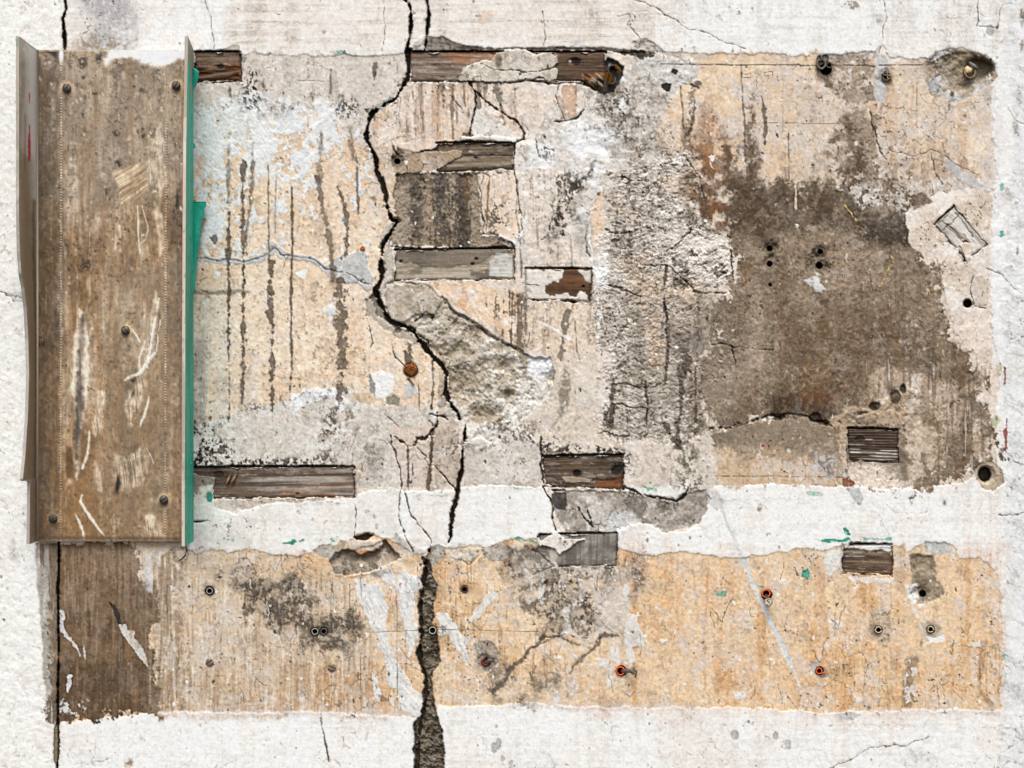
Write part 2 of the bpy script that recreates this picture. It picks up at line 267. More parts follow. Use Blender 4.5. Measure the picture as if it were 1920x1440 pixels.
    m = P([1262, 420, 1345, 415, 1370, 470, 1375, 525, 1310, 540, 1260, 500], 6, 6); paint(m, (231, 222, 208), .8, cut=th(comb+n30*.6, -.2, .4)); up((m[0], m[1]*comb[m[0]]), 2.2); up(m, 1.5)
    m = P([1260, 480, 1295, 490, 1290, 540, 1262, 545], 5, 5); paint(m, (80, 70, 62), .7, cut=th(mold, -.2, .4)); up(m, -3)
    m = P([1212, 585, 1247, 590, 1248, 690, 1215, 690], 4, 3); paint(m, (222, 198, 168), .8); 
    m = P([1120, 480, 1140, 470, 1140, 540, 1118, 540], 4, 5); paint(m, (240, 238, 234), .8)
    for x, y, rx, ry, a in ((1200, 300, 46, 60, .7), (1190, 390, 36, 60, .75), (1230, 440, 40, 30, .6), (1170, 470, 26, 40, .6), (1160, 620, 36, 50, .75), (1200, 690, 44, 40, .75), (1165, 560, 30, 24, .7), (1250, 300, 30, 36, .6), (1150, 760, 24, 40, .7), (1230, 770, 50, 40, .6), (1290, 760, 24, 50, .7), (1180, 240, 40, 24, .6), (1210, 170, 40, 30, .5), (1130, 190, 30, 26, .7), (1060, 400, 24, 60, .5), (1270, 590, 30, 26, .6), (1345, 590, 20, 30, .5), (1310, 650, 30, 50, .5)):
        m = B(x, y, rx, ry, .5, .7); paint(m, (68, 60, 53), a*.8, cut=th(comb*.5+mold*.9, .8, .4)); paint(m, (160, 148, 132), .35, cut=th(swirl+.4*n6, .1, .5))
    # I: tan field right of it
    m = P([1290, 100, 1530, 102, 1560, 120, 1745, 112, 1862, 165, 1864, 330, 1780, 335, 1700, 350, 1560, 352, 1480, 350, 1420, 345, 1350, 300, 1300, 300, 1232, 265, 1250, 190, 1275, 165, 1320, 140], 5, 3, dis=8)
    paint(m, (222, 196, 162)); level(m, -1.3, .35); paint(m, (210, 196, 176), .75, cut=th(n80+.4*n12+.004*(X-1350), .2, .5)); paint(m, (233, 213, 184), .6, cut=th(-n30+.5*n12, .5, .4)); paint(m, (178, 152, 122), .55, cut=th(n30+.7*grit*.6, .9, .3)); specks(m, (120, 100, 80), F.fbm(4, 4, 33, 2), 1.3, .7)
    paint(m, (202, 164, 122), .45, cut=th(vs2+.5*n80, .6, .4)); paint(m, (206, 198, 186), .55, cut=th(n30+.5*n6-.3*vs2, .35, .4))
    # dark band running down from the lump, and rust
    m = P([1560, 100, 1640, 102, 1650, 150, 1660, 200, 1640, 250, 1650, 345, 1560, 350, 1550, 280, 1575, 200, 1540, 150], 5, 5); level(m, -3, .5); paint(m, (150, 132, 110), .8, cut=th(n12+.3*n30, -.3, .5)); paint(m, (218, 214, 208), .75, cut=th(mot, 1.1, .15)); up((m[0], m[1]*mot[m[0]]), 1.2); paint(m, (92, 76, 60), .7, cut=th(n6+.5*n30, .7, .3))
    m = P([1645, 100, 1662, 105, 1663, 180, 1650, 202, 1640, 170], 3, 2); paint(m, (196, 196, 198), .8); 
    m = P([1300, 255, 1385, 260, 1400, 345, 1440, 420, 1420, 470, 1350, 430, 1290, 400, 1278, 330], 9, 16); paint(m, (122, 98, 72), .7, cut=th(n12*.7+.4*n6+.4*vs2, -.2, .7)); paint(m, (84, 68, 54), .65, cut=th(n6+.6*n30, .6, .4)); specks(m, (205, 198, 188), F.fbm(4, 4, 34, 2), 1.45, .8)
    m = B(1312, 368, 30, 16, .5, .5, .6); paint(m, (166, 104, 50), .7, cut=th(n12, -.1, .5)); m = B(1338, 385, 14, 10, .5, .5); paint(m, (156, 100, 50), .6); m = B(1325, 400, 8, 12, .5, .5); paint(m, (172, 122, 72), .5)
    m = L([1330, 190, 10, 1325, 260, 34, 1335, 330, 50, 1345, 400, 40], None, 14, 6); paint(m, (172, 112, 56), .75, cut=th(n12+vs*.5, -.4, .7))
    m = L([1355, 240, 12, 1362, 290, 14, 1365, 330, 22], None, 6, 3); paint(m, (134, 96, 62), .6, cut=th(n12, -.7, .5)); m = L([1410, 170, 6, 1408, 250, 16, 1412, 350, 26], None, 7, 4); paint(m, (118, 88, 60), .7, cut=th(n6, -.5, .6))
    m = L([1300, 150, 10, 1290, 230, 14, 1290, 290, 22], None, 5, 4); paint(m, (112, 92, 72), .7, cut=th(mold, -.3, .4))
    m = P([1265, 150, 1300, 160, 1312, 165, 1300, 160, 1268, 156], 3, 2); paint(m, (72, 64, 56), .9)
    for x, y in ((1308, 155),): m = B(x, y, 8, 8, .4, .2); paint(m, (130, 122, 112)); up(m, 3)
    # J: brown scoured concrete
    m = P([1395, 352, 1480, 345, 1560, 345, 1640, 340, 1700, 340, 1745, 380, 1702, 430, 1705, 460, 1745, 475, 1765, 530, 1775, 620, 1800, 650, 1840, 700, 1862, 760, 1862, 860, 1790, 900, 1750, 908, 1690, 905, 1590, 895, 1560, 830, 1500, 800, 1440, 785, 1330, 805, 1320, 690, 1360, 640, 1330, 620, 1335, 575, 1370, 545, 1372, 450, 1360, 415, 1400, 400], 6, 5, dis=24)
    part(m, 9); paint(m, (144, 126, 104)); level(m, -3, .25); up((m[0], m[1]*n3[m[0]]), .9); up((m[0], m[1]*n6[m[0]]), .8); up((m[0], m[1]*n80[m[0]]), 2)
    J = m; r1 = .55*F.rot(-.45, 11, 2.4, 41, 2, .8)+.75*F.fbm(3.3, 3.0, 43, 2, .9)+.35*F.rot(.5, 9, 2.4, 44, 2, .8)
    paint(m, (108, 93, 77), .72, cut=th(n80+.4*n30+.5*n6+.4*vs2, .1, .6)); paint(m, (180, 160, 134), .5, cut=th(-n80+.5*n30, .5, .5)); paint(m, (190, 172, 146), .42, cut=th(r1+.3*n30+.2*n3, .75, .4)); paint(m, (112, 90, 66), .4, cut=th(.6*vs+.5*n12+.3*n6, .4, .5)); paint(m, (164, 140, 110), .4, cut=th(-.6*vs+.4*n12, .5, .5)); paint(m, (70, 56, 44), .55, cut=th(-r1+.5*n12, 1.05, .3)); paint(m, (146, 118, 86), .3, cut=th(n30-.4*n80, .7, .4)); paint(m, (214, 204, 190), .6, cut=th(F.fbm(5, 5, 35, 3, .8), 1.75, .15))
    m = P([1170, 580, 1330, 540, 1360, 640, 1340, 815, 1180, 830], 8, 10, dis=26); paint(m, (150, 138, 122), .5, cut=th(n6*.6+n12*.6, -.3, .6)); m = P([1290, 290, 1860, 300, 1860, 400, 1290, 420], 8, 10, dis=34); paint(m, (140, 122, 102), .55, cut=th(n6*.6+vs2*.6, -.1, .6))
    m = P([1380, 350, 1560, 352, 1690, 350, 1740, 400, 1700, 458, 1600, 455, 1560, 430, 1500, 440, 1420, 450, 1380, 410], 8, 20); paint(m, (84, 69, 56), .62, cut=th(n12+.3*n3, -.6, .6))
    paint(J, (172, 160, 143), .6, cut=th(n30*.6+n12*.5+.4*n6, .45, .4)); paint(J, (94, 80, 66), .6, cut=th(-n30*.6+.6*n6+.4*vs2, .55, .4)); paint(J, (156, 118, 78), .35, cut=th(n80*.6+vs2*.6, .5, .4)); paint(J, (196, 184, 166), .5, cut=th(mot+.4*n3, 1.15, .25))
    for q in ([1330, 430, 20, 1320, 340, 30, 1310, 270, 16], [1375, 420, 26, 1368, 330, 22, 1360, 260, 8], [1425, 430, 40, 1415, 340, 40, 1408, 250, 14, 1404, 190, 6], [1470, 420, 30, 1465, 345, 20], [1610, 400, 46, 1600, 300, 34, 1590, 220, 18], [1540, 400, 30, 1530, 340, 12]): m = L(q, None, 12, 8); paint(m, (88, 70, 54), .72, cut=th(n6*.6+n12*.6, -.2, .7))
    m = P([1290, 330, 1420, 320, 1470, 360, 1460, 440, 1380, 450, 1300, 420], 10, 20); paint(m, (92, 74, 58), .6, cut=th(n12+.6*n3, -.1, .6)); paint(m, (206, 196, 182), .7, cut=th(F.fbm(5, 5, 36, 2), 1.3, .2))
    m = P([1600, 420, 1690, 405, 1712, 440, 1700, 462, 1650, 462, 1600, 440], 5, 5); paint(m, (68, 57, 49), .7, cut=th(n6, -.5, .6))
    m = P([1440, 740, 1560, 735, 1570, 790, 1500, 790, 1440, 782], 6, 14); paint(m, (72, 56, 42), .75, cut=th(n12, -.7, .6)); m = B(1535, 745, 26, 16, .5, .6); paint(m, (140, 92, 54), .4)
    m = P([1320, 660, 1420, 620, 1440, 700, 1340, 800], 8, 20); paint(m, (176, 160, 138), .5)
    m = P([1440, 570, 1640, 560, 1700, 640, 1640, 760, 1500, 730], 8, 30); paint(m, (118, 92, 66), .35)
    m = P([1540, 165+350, 1525, 505, 1550, 545, 1530, 548, 1505, 525], 3, 3); paint(m, (218, 216, 214), .85, cut=th(n6, -.5, .5))
    m = P([1660, 470, 1700, 470, 1760, 540, 1770, 640, 1720, 640, 1670, 600], 6, 6); paint(m, (168, 150, 126), .5, cut=th(vs+.4*n6, -.2, .5)); paint(m, (108, 84, 60), .5, cut=th(vs-.4*n6, .5, .4))
    m = P([1620, 680, 1860, 690, 1860, 890, 1700, 905, 1690, 800, 1640, 760], 8, 8); paint(m, (202, 182, 156), .55, cut=th(n30+.5*mot, .15, .35)); paint(m, (112, 90, 68), .5, cut=th(vs+.5*n30, .5, .4)); paint(m, (196, 194, 190), .5, cut=th(vs-.3*n30, 1.1, .2))
    m = P([1695, 800, 1750, 800, 1752, 890, 1700, 895], 5, 4); paint(m, (212, 196, 172), .7, cut=th(n12, -.5, .5)); m = P([1590, 868, 1690, 872, 1692, 912, 1580, 914], 4, 3); paint(m, (222, 208, 186), .9); specks(m, (150, 130, 108), mot, 1.1, .6)
    m = P([1562, 800, 1590, 800, 1588, 900, 1564, 900], 4, 3); paint(m, (216, 198, 172), .8); specks(m, (120, 102, 84), mold, .9, .6)
    m = P([1640, 860, 1700, 840, 1705, 905, 1690, 905], 3, 6); paint(m, (110, 96, 82), .5)
    # white frosting over the top of J
    m = P([1590, 350, 1720, 340, 1860, 330, 1860, 470, 1780, 400, 1700, 400, 1650, 380, 1620, 400], 6, 8); paint(m, (218, 210, 198), .7, cut=th(mot+.3*n30, .1, .25)); paint(m, (112, 96, 80), .6, cut=th(mold+.3*n30, .9, .3))
    # K: pale patch on the right, blob edge
    m = P([1700, 400, 1760, 360, 1860, 350, 1858, 480, 1860, 640, 1838, 655, 1815, 650, 1785, 610, 1775, 560, 1762, 500, 1735, 480, 1705, 455], 4, 2)
    paint(m, (222, 210, 192)); part(m, 3); level(m, -.3, .3); up((m[0], m[1]*n12[m[0]]), 1.0); paint(m, (196, 178, 154), .6, cut=th(n30+.5*n6, .3, .4)); paint(m, (236, 230, 220), .7, cut=th(-n30+.4*n80, .5, .3)); paint(m, (134, 122, 108), .6, cut=th(mold+.3*n30, 1.2, .3))
    m = P([1800, 580, 1860, 560, 1860, 650, 1835, 656, 1812, 640], 4, 4); paint(m, (228, 215, 196), .9); m = P([1822, 460, 1860, 460, 1862, 520, 1830, 520, 1818, 490], 3, 2); paint(m, (226, 216, 202), .95); up(m, 1)
    m = P([1826, 520, 1840, 515, 1858, 530, 1852, 570, 1832, 575, 1824, 545], 2, 1); up(m, 1.2); paint(m, (200, 188, 168), .8); part(m, 6)
    m = P([1700, 366, 1735, 360, 1745, 378, 1715, 392], 4, 3); paint(m, (122, 104, 88), .85)
    m = P([1768, 298, 1785, 300, 1800, 320, 1850, 345, 1862, 352, 1855, 362, 1800, 340, 1778, 318], 3, 1.5); paint(m, (188, 186, 184), .9); up(m, 1.2); part(m, 5)
    # white smear over the right panel edge
    m = P([1852, 130, 1880, 120, 1885, 700, 1862, 690, 1858, 480, 1866, 300], 3, 7); paint(m, (232, 230, 228), .8); part(m, 1)
    # L: tan strip between scar and white band
    m = P([1330, 812, 1430, 788, 1530, 785, 1570, 812, 1575, 880, 1590, 912, 1340, 912], 4, 4, dis=7); paint(m, (182, 163, 138)); level(m, -1, .4); up(m, 1.6); paint(m, (140, 124, 104), .75, cut=th(n12*.6+.5*n6+.015*(862-Y), .0, .5)); paint(m, (214, 184, 146), .6, cut=th(n30*.6+.4*n6-.015*(862-Y), .1, .4)); paint(m, (216, 208, 196), .6, cut=th(F.fbm(6, 6, 71, 3, .8), 1.2, .2)); specks(m, (84, 74, 64), mold, 1.4, .6)
    m = B(1545, 875, 30, 26, .5, .5); paint(m, (206, 204, 202), .7, cut=th(mold, -.2, .4)); m = B(1350, 850, 24, 14, .4, .5); paint(m, (224, 200, 164), .8)
    m = L([1320, 893, 1440, 893, 1590, 895], 2, .8, .6); paint(m, (96, 88, 80), .7, cut=th(n3, -.2, .4)); up(m, -.6)
    m = P([1578, 895, 1592, 892, 1606, 908, 1590, 914, 1580, 910], 2, 1.5); paint(m, (140, 78, 44), .9)
    m = P([1585, 914, 1612, 912, 1620, 935, 1616, 950, 1606, 945], 2, 1); paint(m, (190, 190, 190), .9); part(m, 5)
    for q, c, a, d in (([1120, 560, 1360, 480, 1385, 840, 1150, 835], (142, 131, 116), .4, 30), ([1150, 330, 1290, 330, 1300, 560, 1150, 560], (150, 140, 126), .2, 26), ([1090, 160, 1200, 150, 1250, 300, 1140, 280], (120, 108, 95), .5, 24), ([1290, 640, 1400, 600, 1400, 820, 1290, 820], (124, 110, 94), .5, 26), ([1320, 800, 1590, 790, 1590, 850, 1330, 860], (128, 112, 94), .35, 18)):
        m = P(q, 8, 10, dis=d); paint(m, c, a, cut=th(n6*.6+mold*.5+n12*.4, -.15, .5))
    for q, c, a, d in (([1000, 690, 1132, 680, 1132, 850, 1010, 845], (168, 154, 136), .5, 16), ([1040, 690, 1078, 690, 1070, 790, 1036, 800], (120, 108, 95), .5, 14), ([360, 100, 760, 100, 760, 190, 360, 200], (190, 178, 162), .35, 16), ([640, 770, 860, 790, 860, 905, 670, 905], (182, 166, 146), .4, 16), ([370, 790, 640, 780, 660, 870, 370, 870], (176, 164, 148), .4, 18), ([1000, 815, 1180, 825, 1180, 856, 1012, 856], (84, 76, 68), .75, 9), ([700, 290, 1000, 300, 1000, 330, 700, 330], (150, 134, 114), .35, 12), ([870, 850, 1010, 850, 1015, 912, 870, 908], (176, 164, 148), .35, 12)):
        m = P(q, 8, 10, dis=d); paint(m, c, a, cut=th(mold*.7+n12*.5+vs*.3, .0, .5))
    for q in ([1062, 700, 6, 1068, 800, 10], [1105, 700, 6, 1108, 780, 8], [1086, 560, 6, 1090, 680, 8], [700, 110, 8, 702, 160, 6], [580, 110, 6, 584, 190, 10], [740, 110, 8, 742, 150, 6], [655, 770, 8, 640, 860, 14], [705, 800, 14, 712, 900, 18]): m = L(q, None, 5, 5); paint(m, (86, 76, 67), .55, cut=th(mold*.8+vs*.5, .45, .4))
    for q in ([1160, 600, 8, 1165, 820, 12], [1200, 560, 8, 1212, 800, 10], [1236, 480, 8, 1240, 700, 12], [1180, 340, 10, 1190, 470, 14], [1150, 360, 8, 1160, 520, 10], [1310, 560, 10, 1300, 780, 14], [1340, 470, 8, 1345, 640, 14]): m = L(q, None, 5, 5); paint(m, (90, 80, 70), .6, cut=th(mold*.7+vs*.6, .35, .4))
    # M: centre, pale column left of the comb coat
    m = P([1028, 680, 1062, 690, 1120, 660, 1130, 740, 1132, 820, 1170, 850, 1040, 845, 1010, 815, 990, 800, 1030, 760], 5, 3, dis=9); paint(m, (212, 200, 180)); paint(m, (228, 218, 202), .6, cut=th(n30+.3*vs, .4, .4)); paint(m, (140, 128, 112), .6, cut=th(vs+.7*mold, 1.2, .3)); part(m, 3)
    m = L([1062, 690, 10, 1060, 730, 22, 1050, 780, 12, 1036, 800, 6], None, 4, 4); paint(m, (120, 110, 98), .7, cut=th(swirl, -.4, .4))
    m = L([1142, 770, 22, 1138, 815, 16], None, 3, 2); paint(m, (90, 80, 72), .8, cut=th(mold, -.3, .4))
    # N: lower centre zone to the white band
    m = P([1135, 825, 1270, 835, 1330, 810, 1345, 910, 1300, 925, 1270, 935, 1215, 935, 1190, 908, 1170, 860], 4, 3, dis=9); paint(m, (214, 204, 188)); paint(m, (160, 142, 120), .6, cut=th(n12+.4*mold, .7, .35)); paint(m, (112, 100, 88), .7, cut=th(mold+.004*(X-1270), 1.2, .3)); level(m, 0, .5); up((m[0], m[1]*n30[m[0]]), 1.4); up((m[0], m[1]*n12[m[0]]), .8); part(m, 3)
    m = P([1175, 912, 1230, 915, 1300, 900, 1284, 930, 1268, 938, 1225, 928, 1200, 930], 3, 3); paint(m, (234, 232, 226), .85); m = P([1265, 860, 1310, 850, 1300, 900, 1270, 905], 4, 5); paint(m, (120, 108, 96), .6, cut=th(mold, -.1, .4))
    # grey mortar pocket below block 7
    m = P([1036, 918, 1165, 922, 1200, 928, 1260, 940, 1285, 925, 1320, 920, 1338, 935, 1312, 975, 1290, 990, 1250, 998, 1222, 978, 1190, 985, 1155, 1000, 1060, 1002, 1038, 960], 3, 1.5); paint(m, (170, 160, 147)); level(m, -5, .4); part(m, 3); up((m[0], m[1]*n30[m[0]]), 2.2); up((m[0], m[1]*swirl[m[0]]), .8)
    paint(m, (118, 108, 98), .6, cut=th(n30+.5*mold, .3, .4)); paint(m, (208, 204, 198), .7, cut=th(n30*-1+.6*n12, .5, .3)); m = B(1160, 975, 30, 26, .5, .6); paint(m, (218, 218, 218), .7)
    m = P([1102, 955, 1130, 945, 1150, 955, 1135, 985, 1105, 980], 3, 1.5); paint(m, (200, 194, 184), .9); up(m, 2.5); m = P([1032, 925, 1062, 923, 1063, 958, 1038, 952], 3, 1.2); paint(m, (76, 72, 70), .9)
    # pale slab to the left of block 7
    m = P([870, 812, 925, 830, 960, 800, 988, 812, 1008, 830, 1014, 870, 1018, 912, 1000, 912, 930, 905, 868, 908, 868, 850], 3, 1.6); paint(m, (201, 191, 177)); paint(m, (226, 220, 210), .6, cut=th(n30, .3, .4)); paint(m, (120, 110, 98), .6, cut=th(mold+.5*n30+.01*(840-Y), 1.1, .3)); part(m, 6); up(m, 1.6)
    m = P([870, 765, 890, 785, 960, 790, 940, 815, 900, 832, 872, 832, 868, 800], 3, 2); paint(m, (226, 220, 210), .9); up(m, 2); m = P([935, 812, 1000, 780, 1010, 810, 960, 840], 6, 8); paint(m, (110, 98, 86), .6, cut=th(mold, 0, .4))
    # left pieces: dark verticals and stones between cracks
    m = P([735, 800, 820, 790, 862, 790, 868, 905, 760, 916, 735, 870], 4, 4); paint(m, (210, 194, 174), .8); paint(m, (150, 136, 120), .5, cut=th(n12+.4*mold, .7, .3)); part(m, 6)
    m = P([815, 783, 850, 782, 862, 800, 862, 905, 820, 918, 812, 850], 3, 2); paint(m, (178, 164, 146), .8, cut=th(n12, -.6, .5))
    m = P([690, 835, 720, 825, 722, 905, 690, 912], 5, 8); paint(m, (160, 150, 138), .5)
    # ---------------- diagonal rubble patch
    m = P([722, 535, 735, 528, 795, 530, 830, 560, 850, 585, 890, 605, 960, 650, 1000, 672, 1032, 672, 1040, 700, 1030, 740, 1000, 770, 965, 800, 925, 828, 890, 820, 870, 790, 845, 745, 838, 700, 822, 670, 790, 640, 765, 615, 730, 600, 722, 570], 3, 1.2)
    paint(m, (184, 173, 153)); level(m, -7, .1); up((m[0], m[1]*n12[m[0]]), 3.2); up((m[0], m[1]*n30[m[0]]), 4.5); up((m[0], m[1]*n3[m[0]]), .8); part(m, 4)
    cut = th(n12*.7+.4*n6+.3*n30+.005*(X+Y-1600), .45, .35); paint(m, (220, 216, 208), .82, cut=cut); paint(m, (120, 108, 92), .5, cut=th(mold+.3*n12, .9, .3)); paint(m, (150, 134, 106), .6, cut=th(-n12-.3*n30, .7, .4)); paint(m, (104, 94, 82), .5, cut=th(swirl, 1.5, .2))
    m = P([724, 535, 792, 532, 830, 565, 812, 592, 780, 590, 760, 605, 735, 602, 722, 570], 2, 2); paint(m, (178, 165, 144)); level(m, 4, .3); up((m[0], m[1]*n30[m[0]]), 2.5); part(m, 3)
    m = P([800, 640, 850, 700, 880, 720, 905, 780, 870, 790, 848, 745, 836, 690], 4, 12); paint(m, (170, 156, 130), .7); up(m, -5)
    m = P([990, 668, 1032, 668, 1040, 700, 1020, 712, 990, 700], 3, 4); paint(m, (222, 222, 224), .9); m = B(950, 740, 8, 12, .4, .4); up(m, -5); paint(m, (120, 112, 100), .8)
    m = L([830, 558, 5, 850, 585, 6, 890, 606, 4, 930, 635, 4, 968, 652, 6], None, 2, 2); up(m, -6); paint(m, (120, 106, 90), .8)  # groove under the upper edge, its shading painted in as a dark line
    # ---------------- grey filler patches
    for q in ([611, 505, 627, 486, 645, 477, 680, 470, 690, 480, 690, 500, 702, 520, 700, 532, 690, 548, 672, 532, 640, 530, 615, 520], [498, 455, 512, 450, 520, 462, 515, 478, 495, 480], [718, 185, 736, 183, 720, 205, 700, 208]):
        m = P(q, 1.5, .8); paint(m, (196, 195, 193)); paint(m, (170, 168, 165), .6, cut=th(n12, .3, .4)); level(m, .8, .25); part(m, 5); up((m[0], m[1]*n3[m[0]]), .5)
    m = L([368, 486, 5, 395, 490, 9, 430, 485, 8, 455, 494, 12, 490, 485, 12, 510, 465, 10, 530, 475, 14, 560, 482, 11, 590, 490, 9, 612, 503, 10], None, 1, 3); paint(m, (190, 188, 186)); part(m, 5); level(m, .6, .3)
    crack = lambda pts, wd=None, d=-6, c=(60, 54, 48), j=2.2, a=.85: (lambda m: (paint(m, c, a), up(m, d)))(L(pts, wd, .8, j, .5))
    crack([368, 486, 1.5, 395, 490, 2, 430, 485, 2, 455, 494, 2, 490, 485, 2, 512, 468, 2, 530, 475, 2, 560, 482, 1.5, 590, 490, 1.5, 612, 503, 2, 640, 510, 1.5, 665, 520, 1.5, 700, 535, 2], None, -3, (110, 106, 102), 3)
    crack([-60, 545, 0, 548, 20, 556, 47, 560], 4, -3, (120, 116, 110), 4); m = P([12, 550, 30, 546, 46, 552, 46, 568, 25, 566], 2, 1); paint(m, (190, 188, 184), .9)
    m = L([362, 547, 8, 400, 548, 9, 445, 547, 8, 468, 548, 6], None, 2, 2); paint(m, (140, 130, 114), .75); up(m, -1)
    m = B(680, 466, 6, 5, .3, .3); paint(m, (176, 104, 52)); up(m, .8)
    # concrete seen beside the main break
    m = P([683, 560, 700, 548, 715, 560, 722, 600, 750, 612, 790, 640, 820, 665, 818, 672, 780, 645, 740, 630, 700, 600, 684, 590], 3, 1.4); paint(m, (178, 168, 152)); level(m, -3, .3); part(m, 3)
    m = P([718, 460, 735, 450, 738, 500, 736, 545, 712, 560, 706, 545, 720, 530], 2, 1.2); paint(m, (186, 176, 160)); up(m, .8)
    m = P([725, 420, 742, 408, 744, 420, 728, 440, 716, 455, 716, 440], 2, 1.2); paint(m, (200, 190, 172)); up(m, 1.2)
    m = P([694, 205, 715, 190, 735, 180, 738, 188, 720, 206, 705, 215, 696, 225, 686, 228], 1.5, 1); paint(m, (176, 172, 160)); up(m, -2)
    m = P([824, 690, 840, 680, 838, 760, 822, 768], 2, 1.2); paint(m, (186, 168, 142)); m = P([818, 760, 845, 752, 858, 785, 825, 785], 2, 1.4); paint(m, (196, 182, 160)); up(m, -1); part(m, 3)
    for x, y, r in ((837, 745, 8), (828, 755, 7), (850, 758, 7), (843, 772, 9), (858, 770, 6)): m = B(x, y, r, r*.8, .35, .2); up(m, 3); paint(m, (180, 174, 164), .85)
    # white flakes round the bolt, grey pits
    for q, c in (([695, 700, 712, 695, 740, 700, 738, 735, 720, 752, 702, 745], (236, 235, 232)), ([722, 745, 736, 738, 752, 745, 750, 765, 722, 760], (150, 142, 128)), ([690, 690, 702, 720, 703, 745, 694, 740], (150, 148, 146)), ([755, 720, 775, 710, 782, 735, 770, 745, 757, 738], (200, 198, 196)), ([690, 735, 704, 740, 700, 756, 660, 752, 664, 735], (208, 186, 154)), ([606, 480, 620, 486, 600, 500], (240, 240, 238)), ([556, 512, 575, 505, 572, 520], (235, 232, 228)), ([690, 850, 720, 825, 718, 835], (200, 190, 176))):
        m = P(q, 3, 1.2); paint(m, c, .95, v=.05); up(m, .8 if c[0] > 190 else -2)
    # ---------------- drips of old black paint
    drip([430, 400, 5, 428, 470, 9, 430, 540, 6, 428, 640, 5, 430, 760, 4, 428, 790, 2]); drip([456, 300, 6, 455, 380, 9, 456, 450, 12, 456, 500, 7, 455, 600, 7, 456, 690, 9, 454, 745, 10, 452, 770, 3])
    drip([474, 270, 6, 472, 360, 8, 462, 440, 8, 462, 480, 4], a=.65); drip([503, 310, 3, 504, 450, 5, 504, 500, 3], a=.75); drip([517, 330, 3, 515, 440, 3], a=.7)
    drip([510, 490, 8, 506, 540, 12, 508, 590, 14, 512, 620, 8, 509, 690, 7, 511, 740, 6, 512, 800, 4]); drip([547, 350, 5, 548, 440, 6, 546, 520, 5, 546, 640, 5, 547, 690, 6, 544, 730, 5]); drip([595, 335, 12, 607, 400, 9, 615, 440, 10, 622, 480, 14, 624, 520, 14], a=.7)
    drip([632, 350, 8, 648, 390, 10, 652, 440, 14, 648, 475, 12], a=.8); drip([634, 530, 24, 640, 580, 22, 638, 640, 24, 641, 700, 22, 636, 740, 24], a=.85, c=(98, 86, 72), br=-.3); drip([668, 290, 4, 670, 350, 7, 671, 400, 6], a=.75)
    drip([430, 250, 5, 428, 330, 9, 426, 380, 4], a=.55); drip([602, 250, 8, 600, 340, 14], a=.5); drip([655, 240, 10, 662, 300, 6], a=.5)
    drip([768, 645, 12, 768, 690, 11, 762, 660, 8]); drip([811, 665, 7, 812, 720, 7, 809, 768, 6]); drip([812, 805, 9, 808, 860, 9, 803, 915, 8], a=.95); drip([764, 835, 7, 766, 870, 8, 765, 918, 6], a=.95); drip([785, 720, 3, 786, 770, 2], a=.8, c=(100, 96, 92))
    for q in ([828, 158, 12, 832, 200, 8], [850, 160, 8, 846, 200, 6, 850, 260, 3], [870, 160, 5, 872, 200, 4], [897, 158, 9, 898, 200, 10], [930, 160, 14, 945, 230, 10], [1063, 585, 16, 1055, 640, 10, 1052, 675, 6], [985, 640, 6, 984, 560, 10], [1078, 600, 4, 1082, 660, 2], [430, 165, 10, 434, 190, 8], [620, 130, 5, 620, 175, 4], [705, 120, 10, 702, 150, 8], [970, 340, 3, 968, 400, 3, 975, 440, 4, 978, 520, 6]): drip(q, None, .7, (88, 78, 68))
    for q in ([1250, 500, 5, 1246, 530, 8, 1244, 545, 3], [1248, 570, 4, 1254, 620, 8, 1250, 680, 8, 1248, 720, 6], [1275, 690, 14, 1278, 740, 11, 1272, 800, 12, 1268, 838, 14], [1290, 670, 26, 1284, 700, 20], [1303, 690, 7, 1304, 790, 4], [1210, 715, 7, 1214, 770, 5, 1208, 800, 4], [1150, 715, 6, 1146, 800, 10], [1245, 790, 6, 1262, 825, 16, 1276, 840, 10]): drip(q, None, .85, (86, 78, 72), -2.0, -.9)
    m = B(1290, 640, 26, 22, .6, .6); paint(m, (92, 80, 70), .6)
    m = L([1270, 838, 1310, 805], 8, 2, 2); paint(m, (84, 74, 66), .7, cut=th(mold, -.5, .4))
    for q, a in (([822, 158, 16, 830, 205, 8], .7), ([845, 158, 10, 848, 210, 6], .7), ([790, 158, 14, 788, 250, 20, 790, 300, 14], .4), ([762, 180, 10, 764, 290, 14], .35), ([870, 160, 8, 868, 215, 6], .5), ([905, 160, 12, 915, 200, 8], .5), ([955, 175, 16, 965, 230, 10], .45), ([520, 205, 30, 505, 190, 16], .4), ([800, 330, 20, 805, 450, 16], .5), ([1005, 560, 10, 1000, 650, 14], .5), ([975, 560, 16, 975, 660, 20], .6), ([930, 580, 14, 940, 640, 16], .5)): m = L(q, None, 4, 3); paint(m, (96, 84, 72), a, cut=th(vs*.6+mold*.7, .1, .5)); paint(m, (176, 150, 122), a*.5)
